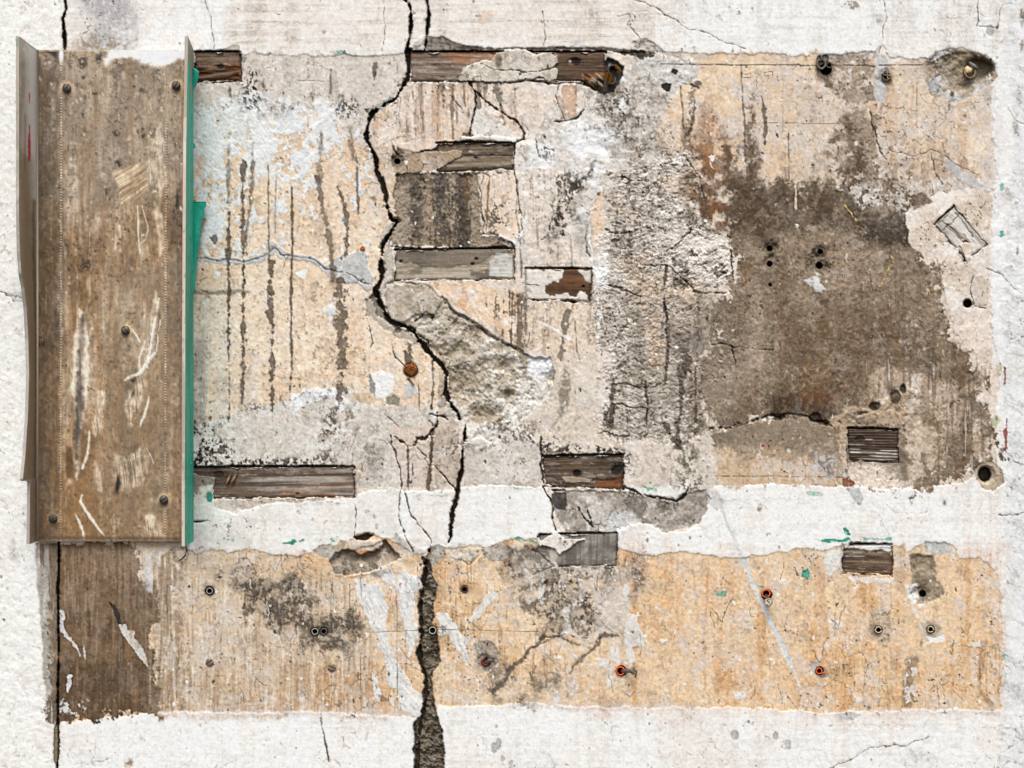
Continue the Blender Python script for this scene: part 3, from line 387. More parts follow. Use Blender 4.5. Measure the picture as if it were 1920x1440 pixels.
    # mould blots
    for x, y, rx, ry, a in ((470, 170, 24, 42, .9), (478, 140, 10, 22, .8), (650, 205, 20, 22, .8), (540, 200, 22, 16, .5), (455, 115, 6, 10, .5), (400, 840, 48, 34, .85), (385, 800, 30, 20, .8), (430, 868, 70, 8, .95), (540, 866, 60, 8, .8), (375, 850, 24, 30, .9), (620, 800, 22, 34, .75), (635, 770, 32, 14, .65), (610, 860, 18, 16, .8), (475, 765, 18, 10, .7), (620, 735, 20, 12, .6), (570, 868, 30, 10, .6), (690, 850, 20, 26, .3), (920, 150, 20, 6, .5), (755, 325, 22, 12, .8), (775, 340, 26, 14, .7), (940, 395, 16, 26, .6), (1060, 380, 22, 40, .7), (1045, 440, 18, 30, .5), (1070, 340, 30, 14, .6), (1130, 160, 26, 22, .75), (1150, 205, 26, 18, .6), (1030, 290, 16, 14, .5), (1028, 270, 14, 16, .7), (1100, 240, 40, 8, .5), (950, 800, 30, 14, .6), (1010, 828, 26, 12, .8), (1075, 845, 60, 10, .95), (1035, 822, 24, 12, .9), (1150, 848, 26, 6, .9), (900, 840, 18, 14, .6), (850, 830, 14, 24, .6), (1175, 870, 10, 18, .8), (1180, 930, 22, 16, .7), (1290, 905, 22, 14, .7), (1255, 945, 24, 10, .6), (1290, 860, 24, 34, .5), (1560, 880, 18, 12, .6), (1700, 910, 12, 6, .3)):
        m = B(x, y, rx, ry, .5, .6); paint(m, (70, 62, 55), a, cut=th(mold+.3*n3, .15, .35))
    # ---------------- mortar laid over timber 2, and its neighbours
    m = P([768, 152, 770, 110, 800, 66, 830, 70, 860, 82, 895, 88, 906, 94, 770, 97], 2, 1); paint(m, (150, 142, 130)); level(m, -2.5, .3); paint(m, (92, 86, 78), .6, cut=th(mold, .1, .4)); part(m, 3)
    m = P([768, 95, 778, 78, 798, 64, 802, 66, 798, 96], 1.5, 1); paint(m, (206, 200, 190), .9); paint(m, (100, 94, 86), .7, cut=th(n12+.02*(Y-85), .2, .4)); up(m, 2)
    m = L([860, 90, 7, 930, 92, 5, 1100, 90, 6, 1190, 97, 8, 1240, 99, 3], None, 1, 1.5); paint(m, (104, 96, 86), .9); up(m, -2); m = L([1160, 98, 5, 1200, 101, 12, 1225, 106, 3], None, 1.4, 2); paint(m, (72, 66, 58), .9); up(m, -5)
    m = P([1187, 82, 1200, 73, 1225, 78, 1245, 95, 1250, 104, 1225, 98, 1205, 92, 1190, 92], 2, 1); paint(m, (196, 190, 180), .95); paint(m, (110, 102, 92), .6, cut=th(mold, .4, .3)); up(m, -1.6); part(m, 3)
    m = P([1072, 80, 1095, 77, 1098, 88, 1072, 88], 1, 1); paint(m, (216, 214, 210)); up(m, -.9)
    m = P([360, 96, 420, 92, 436, 84, 448, 86, 452, 97, 368, 99], 1.2, 1); paint(m, (186, 180, 168)); paint(m, (130, 122, 108), .5, cut=th(n6, .2, .4)); up(m, -1.5); part(m, 3)
    # mortar above the third timber
    m = P([862, 262, 870, 250, 880, 250, 905, 262, 965, 266, 862, 266], 1.5, 1); paint(m, (128, 116, 100)); up(m, -3)
    m = P([735, 300, 745, 276, 790, 290, 820, 282, 868, 286, 880, 272, 870, 270, 880, 320, 740, 322], 2, 1.5); paint(m, (168, 146, 120)); level(m, -4, .3); paint(m, (92, 80, 68), .7, cut=th(n12+.4*mold, .4, .4)); part(m, 3); m = P([820, 305, 850, 308, 850, 320, 812, 322], 2, 2); paint(m, (228, 222, 212), .9)
    # raised left of it
    m = P([868, 262, 868, 272, 850, 280, 830, 279, 800, 284, 770, 290, 748, 280, 745, 268, 790, 262], 2, 1); up(m, 1.5); paint(m, (224, 206, 184), .6)
    # lower scar, knuckles of mortar round block 8
    m = P([1560, 785, 1600, 765, 1640, 770, 1650, 752, 1690, 720, 1715, 735, 1722, 775, 1700, 790, 1685, 800, 1690, 812, 1655, 800, 1588, 802, 1585, 815, 1562, 815], 3, 3); paint(m, (184, 162, 134)); level(m, -1, .4); up((m[0], m[1]*n12[m[0]]), 3); up((m[0], m[1]*n30[m[0]]), 3.5); paint(m, (104, 88, 72), .6, cut=th(n12+.3*n30, .4, .4)); part(m, 3)
    for x, y, rx, ry, z in ((1655, 758, 14, 10, 5), (1662, 785, 16, 18, 6), (1710, 760, 12, 16, 3), (1630, 785, 12, 8, 3), (1596, 770, 14, 8, 2)): m = B(x, y, rx, ry, .3, .3); up(m, z); paint(m, (186, 166, 138), .6, cut=th(n12, -.5, .5))
    for x, y, rx, ry, z in ((1640, 762, 10, 6, -7), (1680, 745, 8, 12, -6), (1694, 730, 6, 8, -9), (1615, 775, 16, 6, -5), (1527, 784, 12, 8, -8), (1546, 792, 12, 5, -7), (1460, 785, 10, 4, -4)): m = B(x, y, rx, ry, .4, .3); up(m, z); paint(m, (70, 58, 47), .8)
    crack([1330, 806, 2, 1362, 800, 4, 1390, 794, 3, 1420, 786, 4, 1450, 780, 5, 1475, 774, 3, 1520, 786, 5, 1540, 792, 6, 1560, 802, 3], None, -5, (66, 55, 46), 4, .8)
    # ---------------- WHITE BAND scars and lower break
    m = P([364, 895, 372, 890, 390, 892, 405, 898, 400, 925, 402, 965, 398, 974, 362, 976], 1.5, 1); paint(m, (222, 220, 211)); level(m, 2.5, .3); part(m, 6); m = P([364, 895, 372, 890, 390, 892, 405, 898, 400, 925, 364, 920], 2, 2); paint(m, (140, 130, 116), .85, cut=th(n12, -.5, .5))
    m = P([405, 936, 664, 934, 620, 948, 560, 942, 500, 945, 440, 955, 400, 950], 5, 6); paint(m, (186, 178, 166), .8, cut=th(mold, -.4, .4)); 
    m = P([362, 990, 460, 965, 480, 985, 455, 1030, 400, 1045, 362, 1040], 8, 8); paint(m, (222, 218, 210), .8); specks(m, (110, 102, 92), mold+.4*n30, 1.0, .6)
    m = P([668, 925, 740, 920, 740, 1000, 700, 1010, 668, 990], 5, 10); paint(m, (226, 222, 215), .7); specks(m, (150, 142, 132), n12, 1.1, .5)
    # ---------------- LOWER PANEL
    low = P([66, 1018, 340, 1016, 350, 1026, 370, 1042, 400, 1030, 420, 1036, 470, 1028, 520, 1040, 560, 1042, 600, 1025, 650, 1015, 672, 1000, 700, 998, 730, 1010, 760, 1032, 790, 1040, 806, 1022, 830, 1024, 846, 1030, 880, 1020, 920, 1026, 945, 1014, 1005, 1012, 1050, 1062, 1150, 1062, 1160, 1030, 1210, 1040, 1280, 1032, 1350, 1046, 1420, 1040, 1500, 1028, 1550, 1028, 1590, 1020, 1680, 1022, 1700, 1035, 1740, 1018, 1780, 1018, 1800, 1045, 1840, 1046, 1868, 1070, 1876, 1120, 1878, 1200, 1876, 1330, 1700, 1332, 1560, 1335, 1400, 1328, 1200, 1326, 1090, 1326, 1000, 1318, 900, 1324, 826, 1325, 810, 1345, 770, 1345, 700, 1340, 560, 1336, 300, 1336, 200, 1345, 150, 1352, 88, 1355, 98, 1270, 92, 1200, 88, 1100], 3.5, 1.0)
    k = low[1]; s0 = low[0]; paint(low, (222, 197, 162)); part(low, 2); F.h[s0] = F.h[s0]*(1-k)+k*(-1.4+.5*n3[s0]+.5*n12[s0]+.6*n80[s0])
    paint(low, (214, 172, 120), .62, cut=th(n80+.5*n12+.35*vs2, .15, .5)); paint(low, (216, 206, 190), .6, cut=th(-n80*.6+n30+.5*n6, .5, .3)); paint(low, (234, 212, 178), .62, cut=th(-n30+.5*n12, .3, .5)); paint(low, (186, 136, 82), .45, cut=th(vs2+.4*n12, .8, .4)); specks(low, (116, 94, 70), F.fbm(4, 4, 51, 2), 1.25, .6); paint(low, (226, 222, 216), .75, cut=th(flake, 1.75, .1))
    st = F.fbm(3.4, 60, 55, 3, .8); paint(low, (168, 130, 90), .5, cut=th(st+.7*n80, 1.15, .3)); paint(low, (236, 222, 198), .5, cut=th(-st+.5*n30, 1.1, .3))
    for x in (1062, 1128, 1205, 1352, 1452, 1506, 1590, 1622, 1668, 1752, 1805): m = L([x, 1060+40*math.sin(x), 2.0, x+4*math.sin(x*3), 1200, 3.5, x+6*math.sin(x*5), 1318, 2], None, 1.6, 2.5); paint(m, (176, 136, 94), .55, cut=th(n12+n3*.5, -.1, .5))
    m = P([1170, 1045, 1876, 1040, 1876, 1335, 1100, 1330, 1180, 1240], 12, 40); paint(m, (222, 184, 136), .42, cut=th(n30*.5+n6*.5, -.5, .8)); paint(m, (206, 156, 100), .4, cut=th(vs2+.6*n12, .5, .4))
    # left: pale tan, scraped
    m = P([290, 1030, 560, 1040, 640, 1080, 700, 1120, 720, 1340, 290, 1340], 8, 14); paint(m, (208, 190, 162), .8); paint(m, (180, 150, 114), .7, cut=th(.7*st+.6*n12+.5*n3+.004*(Y-1200), .25, .5)); paint(m, (226, 214, 194), .6, cut=th(-st*.8+.6*n12+.4*n6, .7, .3)); paint(m, (122, 104, 84), .6, cut=th(st-.5*n12+.5*n30, 1.2, .35)); paint(m, (206, 196, 180), .5, cut=th(n30+.5*n6, .2, .5)); specks(m, (112, 92, 70), mold, 1.4, .7)
    m = P([440, 1045, 640, 1040, 660, 1075, 600, 1095, 470, 1080], 8, 10); paint(m, (214, 178, 132), .55, cut=th(n12, -.3, .5))
    m = P([560, 1255, 720, 1200, 735, 1338, 500, 1338], 8, 16); paint(m, (194, 152, 104), .5, cut=th(st*.7+n12*.6+n3*.4, -.1, .6))
    # brown board ghost
    m = P([66, 1018, 250, 1018, 268, 1080, 300, 1130, 285, 1200, 292, 1260, 300, 1310, 298, 1338, 250, 1336, 205, 1336, 180, 1352, 150, 1350, 88, 1356, 98, 1270, 92, 1200, 90, 1080], 5, 5, dis=11); paint(m, (131, 106, 80)); part(m, 8); paint(m, (160, 140, 116), .6, cut=th(st*.8+.5*n30-.004*(Y-1120), .1, .5)); paint(m, (92, 72, 52), .65, cut=th(vs*.6+.6*n30+.003*(Y-1200), .1, .5)); paint(m, (160, 138, 112), .5, cut=th(.6*vs+.5*st-.4*n30-.003*(Y-1150), .55, .45)); paint(m, (186, 172, 152), .6, cut=th(vs+n3*.5, 1.7, .2)); up((m[0], m[1]*vs[m[0]]), .4)
    m = P([250, 1030, 330, 1035, 345, 1330, 280, 1335], 8, 10, dis=26); paint(m, (146, 126, 102), .65, cut=th(st*.6+n6*.5, -.3, .6))
    m = P([240, 1030, 300, 1040, 300, 1110, 270, 1100, 255, 1060], 6, 6); paint(m, (214, 212, 210), .75, cut=th(vs+.3*n6, .1, .3))
    m = P([66, 1018, 108, 1018, 106, 1355, 88, 1355], 2, 3); paint(m, (134, 120, 104), .7); paint(m, (196, 190, 184), .6, cut=th(vs, .3, .3))
    m = P([205, 1130, 216, 1135, 224, 1150, 228, 1172, 222, 1172, 212, 1148], 1.5, 1); paint(m, (66, 60, 56), .9); up(m, -1.5)
    m = P([222, 1172, 236, 1170, 240, 1182, 252, 1184, 252, 1196, 270, 1215, 272, 1228, 280, 1248, 277, 1254, 262, 1238, 245, 1208, 230, 1190], 2.5, 1); paint(m, (206, 202, 194)); part(m, 5); up(m, -.8); paint(m, (180, 164, 140), .5, cut=th(n6, .3, .3))
    for q in ([113, 1148, 12, 118, 1180, 9, 135, 1200, 5, 150, 1232, 3], [130, 1268, 10, 132, 1282, 9, 128, 1296, 6], [158, 1215, 3, 162, 1235, 3]): m = L(q, None, 1, 3); paint(m, (212, 212, 212), .9, cut=th(n6, -1, .4))
    m = B(135, 1325, 24, 12, .8, .4); paint(m, (230, 228, 224), .8, cut=th(mot, .4, .15))
    # grey-brown strip right of it, then black mould
    for x, y, rx, ry, a in ((480, 1115, 30, 22, .7), (515, 1150, 34, 26, 1), (545, 1160, 26, 16, .9), (500, 1095, 40, 14, .6), (555, 1120, 16, 26, .6), (530, 1130, 60, 34, .8), (600, 1180, 70, 26, .7), (450, 1080, 50, 16, .5), (590, 1170, 34, 14, .6), (600, 1205, 44, 10, .8), (640, 1170, 30, 20, .7), (650, 1205, 10, 30, .5), (480, 1200, 30, 10, .25), (470, 1130, 12, 20, .6), (260, 1110, 22, 26, .4), (1030, 1060, 26, 12, .7), (975, 1045, 46, 22, .75), (1060, 1130, 60, 40, .7), (1090, 1160, 30, 40, .7), (1050, 1095, 46, 18, .7), (1140, 1080, 18, 18, .6), (1190, 1080, 10, 26, .5), (1045, 1180, 26, 16, .6), (985, 1075, 30, 16, .5), (1120, 1050, 30, 20, .5), (1010, 1275, 28, 22, .5), (940, 1270, 20, 30, .4), (960, 1310, 40, 14, .4), (1035, 1240, 14, 24, .35), (750, 1175, 10, 12, .6), (845, 1120, 5, 14, .8), (860, 1030, 14, 8, .5)):
        m = B(x, y, rx, ry, .6, .6); paint(m, (66, 60, 55), a, cut=th(mold+.3*n3+.3*n12, -.05, .45)); paint(m, (136, 122, 104), a*.5)
    # grey band centre
    m = P([960, 1030, 1060, 1060, 1160, 1062, 1200, 1042, 1215, 1100, 1180, 1140, 1180, 1190, 1120, 1180, 1090, 1160, 1010, 1140, 950, 1090], 8, 12); paint(m, (196, 186, 172), .7, cut=th(n12, -.3, .5)); paint(m, (220, 218, 214), .7, cut=th(mot, .7, .15))
    m = P([1120, 1110, 1180, 1105, 1185, 1140, 1160, 1180, 1120, 1182, 1112, 1140], 5, 4); paint(m, (210, 200, 184), .9)
    for q in ([1055, 1140, 1068, 1135, 1070, 1180, 1056, 1192], [1012, 1075, 1022, 1070, 1022, 1120, 1010, 1125], [1178, 1150, 1190, 1150, 1200, 1185, 1212, 1190, 1206, 1210, 1186, 1214, 1192, 1240, 1180, 1246, 1170, 1200], [1145, 1215, 1160, 1215, 1163, 1245, 1150, 1240], [1138, 1280, 1148, 1240, 1150, 1290, 1135, 1292], [1040, 1290, 1050, 1295, 1048, 1325, 1040, 1325], [900, 1130, 920, 1110, 930, 1115, 900, 1160, 880, 1165], [1120, 1235, 1140, 1238, 1138, 1255, 1125, 1250], [1170, 1100, 1180, 1105, 1178, 1125, 1168, 1120], [1548, 1030, 1600, 1035, 1580, 1050, 1555, 1080, 1550, 1060], [1578, 1080, 1680, 1082, 1675, 1092, 1600, 1092], [1565, 1165, 1582, 1166, 1578, 1176, 1568, 1174], [1820, 1205, 1845, 1200, 1848, 1212, 1828, 1215], [1458, 1086, 1474, 1090, 1472, 1098, 1462, 1096], [1375, 1298, 1398, 1302, 1400, 1314, 1380, 1310], [1605, 1305, 1620, 1305, 1618, 1318, 1606, 1318]):
        m = P(q, 3, 1, warp=1.5); paint(m, (222, 219, 212), .92); up(m, .8)
    m = P([700, 1080, 740, 1070, 800, 1050, 810, 1060, 800, 1150, 790, 1220, 760, 1220, 740, 1150, 720, 1120], 8, 10); paint(m, (228, 208, 180), .7)
    for x, y, rx, ry, a in ((1060, 1100, 56, 50, .8), (1010, 1060, 50, 24, .7), (1100, 1150, 36, 36, .8), (1150, 1090, 40, 20, .5), (975, 1110, 26, 30, .5), (1050, 1180, 40, 14, .6), (960, 1290, 46, 26, .5), (1030, 1290, 40, 26, .4), (1200, 1075, 14, 20, .6)):
        m = B(x, y, rx, ry, .7, .7); paint(m, (78, 70, 63), a, cut=th(swirl*.5+mold*.8, .25, .4)); paint(m, (156, 142, 124), .45, cut=th(n12, -.2, .5)); paint(m, (222, 219, 213), .7, cut=th(mot-.3*mold, 1.0, .15))
    # big plaster smears, centre left
    for q in ([664, 1088, 675, 1084, 700, 1110, 715, 1150, 722, 1180, 735, 1240, 760, 1290, 800, 1340, 785, 1348, 755, 1330, 745, 1290, 730, 1290, 720, 1240, 706, 1190, 690, 1165, 672, 1130], [688, 1100, 712, 1090, 728, 1140, 724, 1190, 750, 1250, 790, 1310, 800, 1335, 770, 1345, 752, 1310, 742, 1260, 716, 1210, 706, 1160], [745, 1080, 760, 1065, 778, 1090, 775, 1150, 785, 1190, 768, 1235, 758, 1180, 748, 1130], [700, 1072, 730, 1060, 745, 1100, 760, 1075, 790, 1080, 790, 1110, 745, 1110, 722, 1090], [696, 1262, 704, 1262, 716, 1310, 712, 1322], [820, 1150, 840, 1148, 870, 1200, 880, 1250, 868, 1240, 845, 1190, 825, 1190]):
        m = P(q, 3, 1.2, warp=2); paint(m, (228, 226, 222), .9, cut=th(vs*.5+n6*.5, -1.0, .3)); up(m, 1.2); paint(m, (196, 196, 198), .6, cut=th(F.rot(1.2, 30, 5, 55), .3, .4)*m[1].max())
    for q in ([732, 1105, 2.5, 736, 1150, 2], [742, 1100, 2, 745, 1140, 1.5], [672, 1150, 4, 670, 1162, 2], [750, 1095, 3, 752, 1108, 2], [688, 1195, 2, 694, 1192, 2]): m = L(q, None, .8, 3); paint(m, (176, 90, 84), .7, cut=th(n3, -.2, .4))
    # diagonal white scratch
    m = L([1345, 930, 7, 1360, 975, 6, 1390, 1045, 7, 1415, 1100, 9, 1438, 1150, 9, 1462, 1200, 10, 1480, 1240, 9, 1500, 1286, 2], None, .8, 1.2); paint(m, (212, 212, 211)); up(m, -.8); part(m, 1)
    m = P([1322, 915, 1345, 915, 1358, 940, 1345, 960, 1325, 945], 3, 2); paint(m, (196, 194, 190), .9)
    # right brown pits around plugs
    m = P([1705, 1040, 1750, 1040, 1756, 1090, 1772, 1110, 1755, 1125, 1720, 1135, 1705, 1115, 1712, 1080], 3, 3); paint(m, (166, 150, 126)); up(m, -5); paint(m, (110, 98, 82), .6, cut=th(n12+.02*(1070-Y), .3, .4)); up((m[0], m[1]*n12[m[0]]), 1.5)
    m = P([1695, 1095, 1718, 1095, 1725, 1115, 1712, 1140, 1728, 1150, 1720, 1155, 1700, 1120], 3, 2); paint(m, (226, 224, 218), .9)
    m = P([1635, 1140, 1660, 1140, 1672, 1180, 1665, 1215, 1635, 1205, 1625, 1180], 4, 4); paint(m, (190, 174, 148), .7); paint(m, (120, 106, 90), .4, cut=th(mold, .2, .4))
    m = P([1725, 1175, 1735, 1160, 1765, 1165, 1770, 1200, 1735, 1205], 3, 3); paint(m, (206, 194, 172), .8); m = P([1740, 1195, 1770, 1190, 1772, 1202, 1742, 1206], 3, 1.5); paint(m, (234, 232, 228), .9)
    m = P([1700, 1240, 1722, 1225, 1730, 1200, 1718, 1260, 1714, 1330, 1690, 1332, 1694, 1280], 4, 4); paint(m, (158, 134, 104), .85); up(m, -2.5); paint(m, (226, 222, 216), .8, cut=th(mot+.02*np.abs(X-1705), .7, .15))
    m = P([1518, 1242, 1532, 1244, 1550, 1258, 1552, 1268, 1540, 1272, 1520, 1258], 2, 1); paint(m, (166, 162, 150)); up(m, -2)
    m = P([1695, 1020, 1702, 1040, 1700, 1120, 1680, 1100, 1672, 1080, 1680, 1030], 5, 5); paint(m, (196, 170, 136), .7)
    m = P([1735, 1015, 1755, 1018, 1775, 1015, 1782, 1030, 1792, 1042, 1770, 1035, 1755, 1040, 1735, 1036], 2, 1); paint(m, (190, 188, 184)); up(m, -.6)
    m = P([1568, 1338, 1600, 1334, 1614, 1340, 1600, 1350, 1576, 1350], 2, 1); paint(m, (200, 196, 192))
    m = P([1842, 1050, 1878, 1060, 1880, 1340, 1850, 1338, 1862, 1200], 5, 12); paint(m, (224, 212, 196), .6, cut=th(F.rot(.9, 30, 6, 61), -.2, .4)); 
    m = P([1838, 1200, 1852, 1200, 1840, 1290, 1862, 1320, 1856, 1322, 1830, 1290], 3, 3); paint(m, (160, 120, 78), .6)
    for q in ([1270, 1040, 3, 1272, 1160, 3, 1274, 1230, 1], [1300, 1040, 3, 1308, 1160, 5, 1302, 1200, 1], [1330, 1060, 1, 1320, 1180, 8, 1318, 1290, 2], [1395, 1240, 5, 1410, 1300, 3], [1410, 1250, 3, 1425, 1310, 4], [1540, 1080, 12, 1548, 1180, 16, 1540, 1280, 6], [1488, 1260, 2, 1500, 1330, 8], [1240, 1230, 4, 1262, 1320, 6]): m = L(q, None, 3.5, 3); paint(m, (184, 136, 88), .45, cut=th(n6, -.5, .7))
    # brown pit of mouldy cracks
    for q in ([925, 1300, 10, 950, 1260, 12, 985, 1230, 10, 1015, 1205, 8, 1022, 1195, 4], [1068, 1262, 4, 1085, 1240, 7, 1110, 1215, 6, 1135, 1192, 10, 1155, 1192, 4], [1015, 1200, 4, 1050, 1195, 4, 1090, 1208, 4]): m = L(q, None, 3, 4); paint(m, (86, 76, 68), .8, cut=th(n6, -1, .5)); up(m, -.8)
    m = L([1020, 1200, 1060, 1190, 1000, 1215], 1.5, .8, 3); paint(m, (80, 72, 64), .9)
    # bottom edge of white: soft overspray
    m = L([300, 1338, 560, 1336, 780, 1344], 8, 3, 1); paint(m, (214, 210, 206), .6); m = L([1000, 1322, 1100, 1326, 1300, 1326], 14, 6, 1); paint(m, (206, 196, 186), .6); m = L([1640, 1334, 1870, 1334], 10, 5, 1); paint(m, (214, 207, 199), .7)
    # hollow under the white band and its knuckle
    m = P([618, 1052, 628, 1036, 642, 1028, 660, 1030, 700, 1022, 722, 1010, 735, 1030, 752, 1046, 720, 1060, 690, 1072, 650, 1080, 626, 1078], 2, 1.2); paint(m, (172, 158, 138)); level(m, -15, .2); up((m[0], m[1]*n30[m[0]]), 4); paint(m, (96, 84, 72), .7, cut=th(n12+.02*(1050-Y), .1, .4)); part(m, 4)
    m = B(690, 1064, 46, 14, .3, .6); up(m, 9); m = P([622, 1060, 650, 1062, 645, 1080, 626, 1080], 3, 2); up(m, 8); paint(m, (150, 142, 130), .8)
    m = P([650, 1016, 664, 1010, 690, 1014, 716, 1008, 718, 1020, 700, 1036, 676, 1040, 655, 1032], 2, 1.2); paint(m, (206, 194, 176)); level(m, 3, .3); up((m[0], m[1]*n12[m[0]]), 1.5); part(m, 6); m = B(676, 1036, 12, 4, .4, .4); paint(m, (190, 128, 66), .8)
    m = P([664, 1006, 690, 1000, 700, 1004, 688, 1014, 668, 1014], 1.5, 1); level(m, -12); paint(m, (80, 68, 56)); m = P([600, 1028, 645, 1020, 650, 1034, 630, 1046, 615, 1050, 590, 1040, 580, 1030], 3, 2); paint(m, (176, 168, 154)); up(m, -1.5); part(m, 3)
    m = P([735, 1010, 760, 1034, 800, 1046, 796, 1030, 770, 1020, 742, 1000], 3, 3); paint(m, (190, 182, 168), .8); part(m, 6); up(m, 1)
    # mortar ledge pieces along the band's lower edge
    for q, c in (([800, 1040, 806, 1024, 822, 1020, 836, 1026, 832, 1044, 815, 1058, 802, 1054], (164, 158, 146)), ([850, 1032, 880, 1026, 900, 1030, 890, 1050, 862, 1054, 850, 1044], (204, 194, 178)), ([900, 1030, 930, 1020, 945, 1020, 960, 1030, 950, 1050, 915, 1050], (176, 168, 156)), ([1000, 1030, 1042, 1040, 1058, 1064, 1010, 1074, 985, 1062, 975, 1040], (186, 176, 160))):
        m = P(q, 2.5, 1.2); paint(m, c, .92, v=.06); up(m, 1.8); up((m[0], m[1]*n12[m[0]]), 1.2); part(m, 3); paint(m, (96, 88, 80), .5, cut=th(mold, .5, .3))
    m = B(1000, 1040, 40, 16, .4, .6); paint(m, (108, 100, 92), .7, cut=th(n3, -.8, .6))
    m = L([860, 1050, 3, 880, 1060, 2, 900, 1044, 2, 905, 1030, 3], None, 1, 2); up(m, -4); m = L([1000, 1030, 3, 1040, 1062, 3, 1000, 1076, 2], None, 1, 2); up(m, -3); paint(m, (90, 80, 70), .6)
    # ---------------- pencil marks and hairlines
    for q in ([1240, 120, 1388, 122, 1500, 121], [1500, 123, 1620, 122, 1640, 124], [1648, 122, 1755, 122]): m = L(q, 2.4, .8, .7); paint(m, (84, 76, 70), .8, cut=th(n6, -.9, .5)); up(m, -.5)
    for q in ([1400, 230, 1600, 232], [680, 1185, 860, 1180], [860, 1181, 1010, 1184], [676, 1083, 678, 1120], [744, 1110, 745, 1330], [676, 1230, 677, 1340], [1468, 205, 1467, 245], [1720, 155, 1718, 232]): m = L(q, 1.2, .7, .5); paint(m, (104, 90, 78), .65)
    for q in ([1392, 140, 1408, 138, 1408, 146, 1392, 146, 1392, 140], [1432, 136, 1449, 134, 1449, 141, 1434, 143, 1432, 136]): m = L(q, 1.0, .5, .4); paint(m, (70, 66, 64), .8)
    for q in ([1390, 122, 3, 1392, 180, 3, 1396, 230, 4, 1398, 300, 4, 1404, 360, 3], [1428, 180, 3, 1436, 230, 8, 1434, 270, 3], [1275, 160, 3, 1278, 200, 5, 1282, 240, 6], [1302, 190, 2, 1300, 220, 6, 1292, 250, 8], [1478, 250, 2, 1480, 340, 3]): drip(q, None, .75, (80, 66, 54), -.6, -.9)
    m = P([1478, 300, 1520, 290, 1512, 335, 1494, 345, 1493, 392, 1491, 393, 1490, 345, 1482, 330], 1.5, 1); paint(m, (206, 188, 162), .95); up(m, .8)
    for q in ([1838+2, 335, 1, 1765, 288, 1.5, 1745, 280, 1.5, 1710, 292, 1.5, 1660, 280, 1], [1745, 285, 1.5, 1752, 320, 2, 1768, 345, 1.5], [1635, 205, 2, 1640, 250, 2.5, 1650, 285, 2, 1662, 300, 1], [1370, 650, 1.5, 1375, 650, 3, 1400, 652, 2, 1448, 656, 2]): crack(q, None, -2, (70, 60, 52), 3, .8)
    for q in ([1890, 200, 1892, 208, 1905, 224, 1920, 232, 1940, 234], [1660, 0, 1662, 30, 1657, 70, 1648, 100], [1835, 0, 1832, 50, 1870, 50, 1880, 10, 1895, 5], [1850, 500, 1870, 510, 1900, 540, 1918, 550], [1885, 840, 1900, 862, 1920, 872], [1560, 1440, 1640, 1400, 1700, 1398, 1740, 1380], [387, 0, 395, 30, 400, 60, 400, 90], [1180, -5, 1230, 12, 1260, 35, 1300, 55, 1345, 75, 1400, 90], [1160, 30, 1182, 24, 1180, 50, 1196, 70], [718, 0, 722, 20, 722, 80, 716, 96], [1018, 20, 1019, 85], [600, 1340, 610, 1380, 617, 1425], [1875, 968, 1900, 968, 1925, 962]): crack(q, 1.6, -1.5, (104, 94, 84), 3, .75)
    m = L([600, 1345, 3, 606, 1370, 2, 612, 1395, 4, 617, 1428, 3], None, .8, 1); paint(m, (120, 96, 72), .8)
    # thin cracks through the centre-left and the band
    for q in ([731, 818, 2, 740, 845, 3, 748, 870, 3, 752, 905, 3, 748, 950, 1.6, 752, 985, 2, 762, 1010, 2, 775, 1035, 2.4], [760, 925, 3, 772, 965, 2, 795, 995, 2, 810, 1016, 2.4, 806, 1034, 2], [780, 838, 2, 805, 862, 2, 835, 895, 2, 853, 915, 3], [774, 870, 2, 775, 885, 1.5, 770, 905, 1.5], [722, 778, 1.5, 748, 800, 1.5], [735, 650, 1.5, 742, 672, 2, 760, 692, 2], [692, 610, 1.5, 700, 640, 2, 696, 650, 1.5], [862, 200, 2, 842, 180, 1.2], [890, 262, 1.2, 895, 245, 1.2], [668, 945, 1.3, 665, 985, 1.3, 664, 1005, 1.5]): crack(q, None, -4, (58, 52, 46), 2.2, .85)
    crack([820, 775, 2, 822, 795, 4, 800, 818, 5, 784, 822, 4, 780, 836, 3, 760, 836, 1.4, 738, 822, 1.4], None, -7, (40, 35, 30), 2.5); crack([805, 780, 3, 826, 780, 4, 838, 785, 3], None, -6, (44, 38, 33), 3)
    crack([804, 790, 3, 812, 800, 3], None, -6); 
    crack([882, 154, 3, 892, 175, 5, 891, 200, 4, 885, 225, 4, 880, 250, 4, 880, 262, 3], None, -9, (36, 31, 27), 2)
    crack([892, 172, 4, 905, 185, 3, 930, 205, 3, 950, 216, 3, 967, 224, 4, 975, 235, 4, 984, 250, 4, 982, 262, 4, 968, 268, 4], None, -6, (70, 60, 50), 2); crack([978, 228, 1.5, 992, 243, 2], None, -2)
    # bigger open cracks (deep)
    def deep(pts, c=(64, 56, 48), d=-30, j=2.5):
        k = L(pts, None, 2.0, j*.45, .8, .25); paint(k, (150, 138, 120), .6, cut=th(n12+.3*n6, -.1, .4)); up(k, -5, cut=th(n12+.3*n6, .2, .4)); m = L(pts, None, .8, j*.5, .3, .22, .74); paint(m, (96, 84, 70), .95); level(m, d)
    deep([121, -60, 5, 122, 0, 6, 123, 18, 6, 118, 35, 6, 120, 55, 6, 122, 95, 5, 118, 130, 4]); deep([111, 1000, 3, 110, 1060, 4, 109, 1130, 4, 110, 1200, 4, 109, 1260, 4, 108, 1340, 5, 108, 1380, 5, 109, 1410, 6, 107, 1440, 4, 106, 1500, 4], j=1)
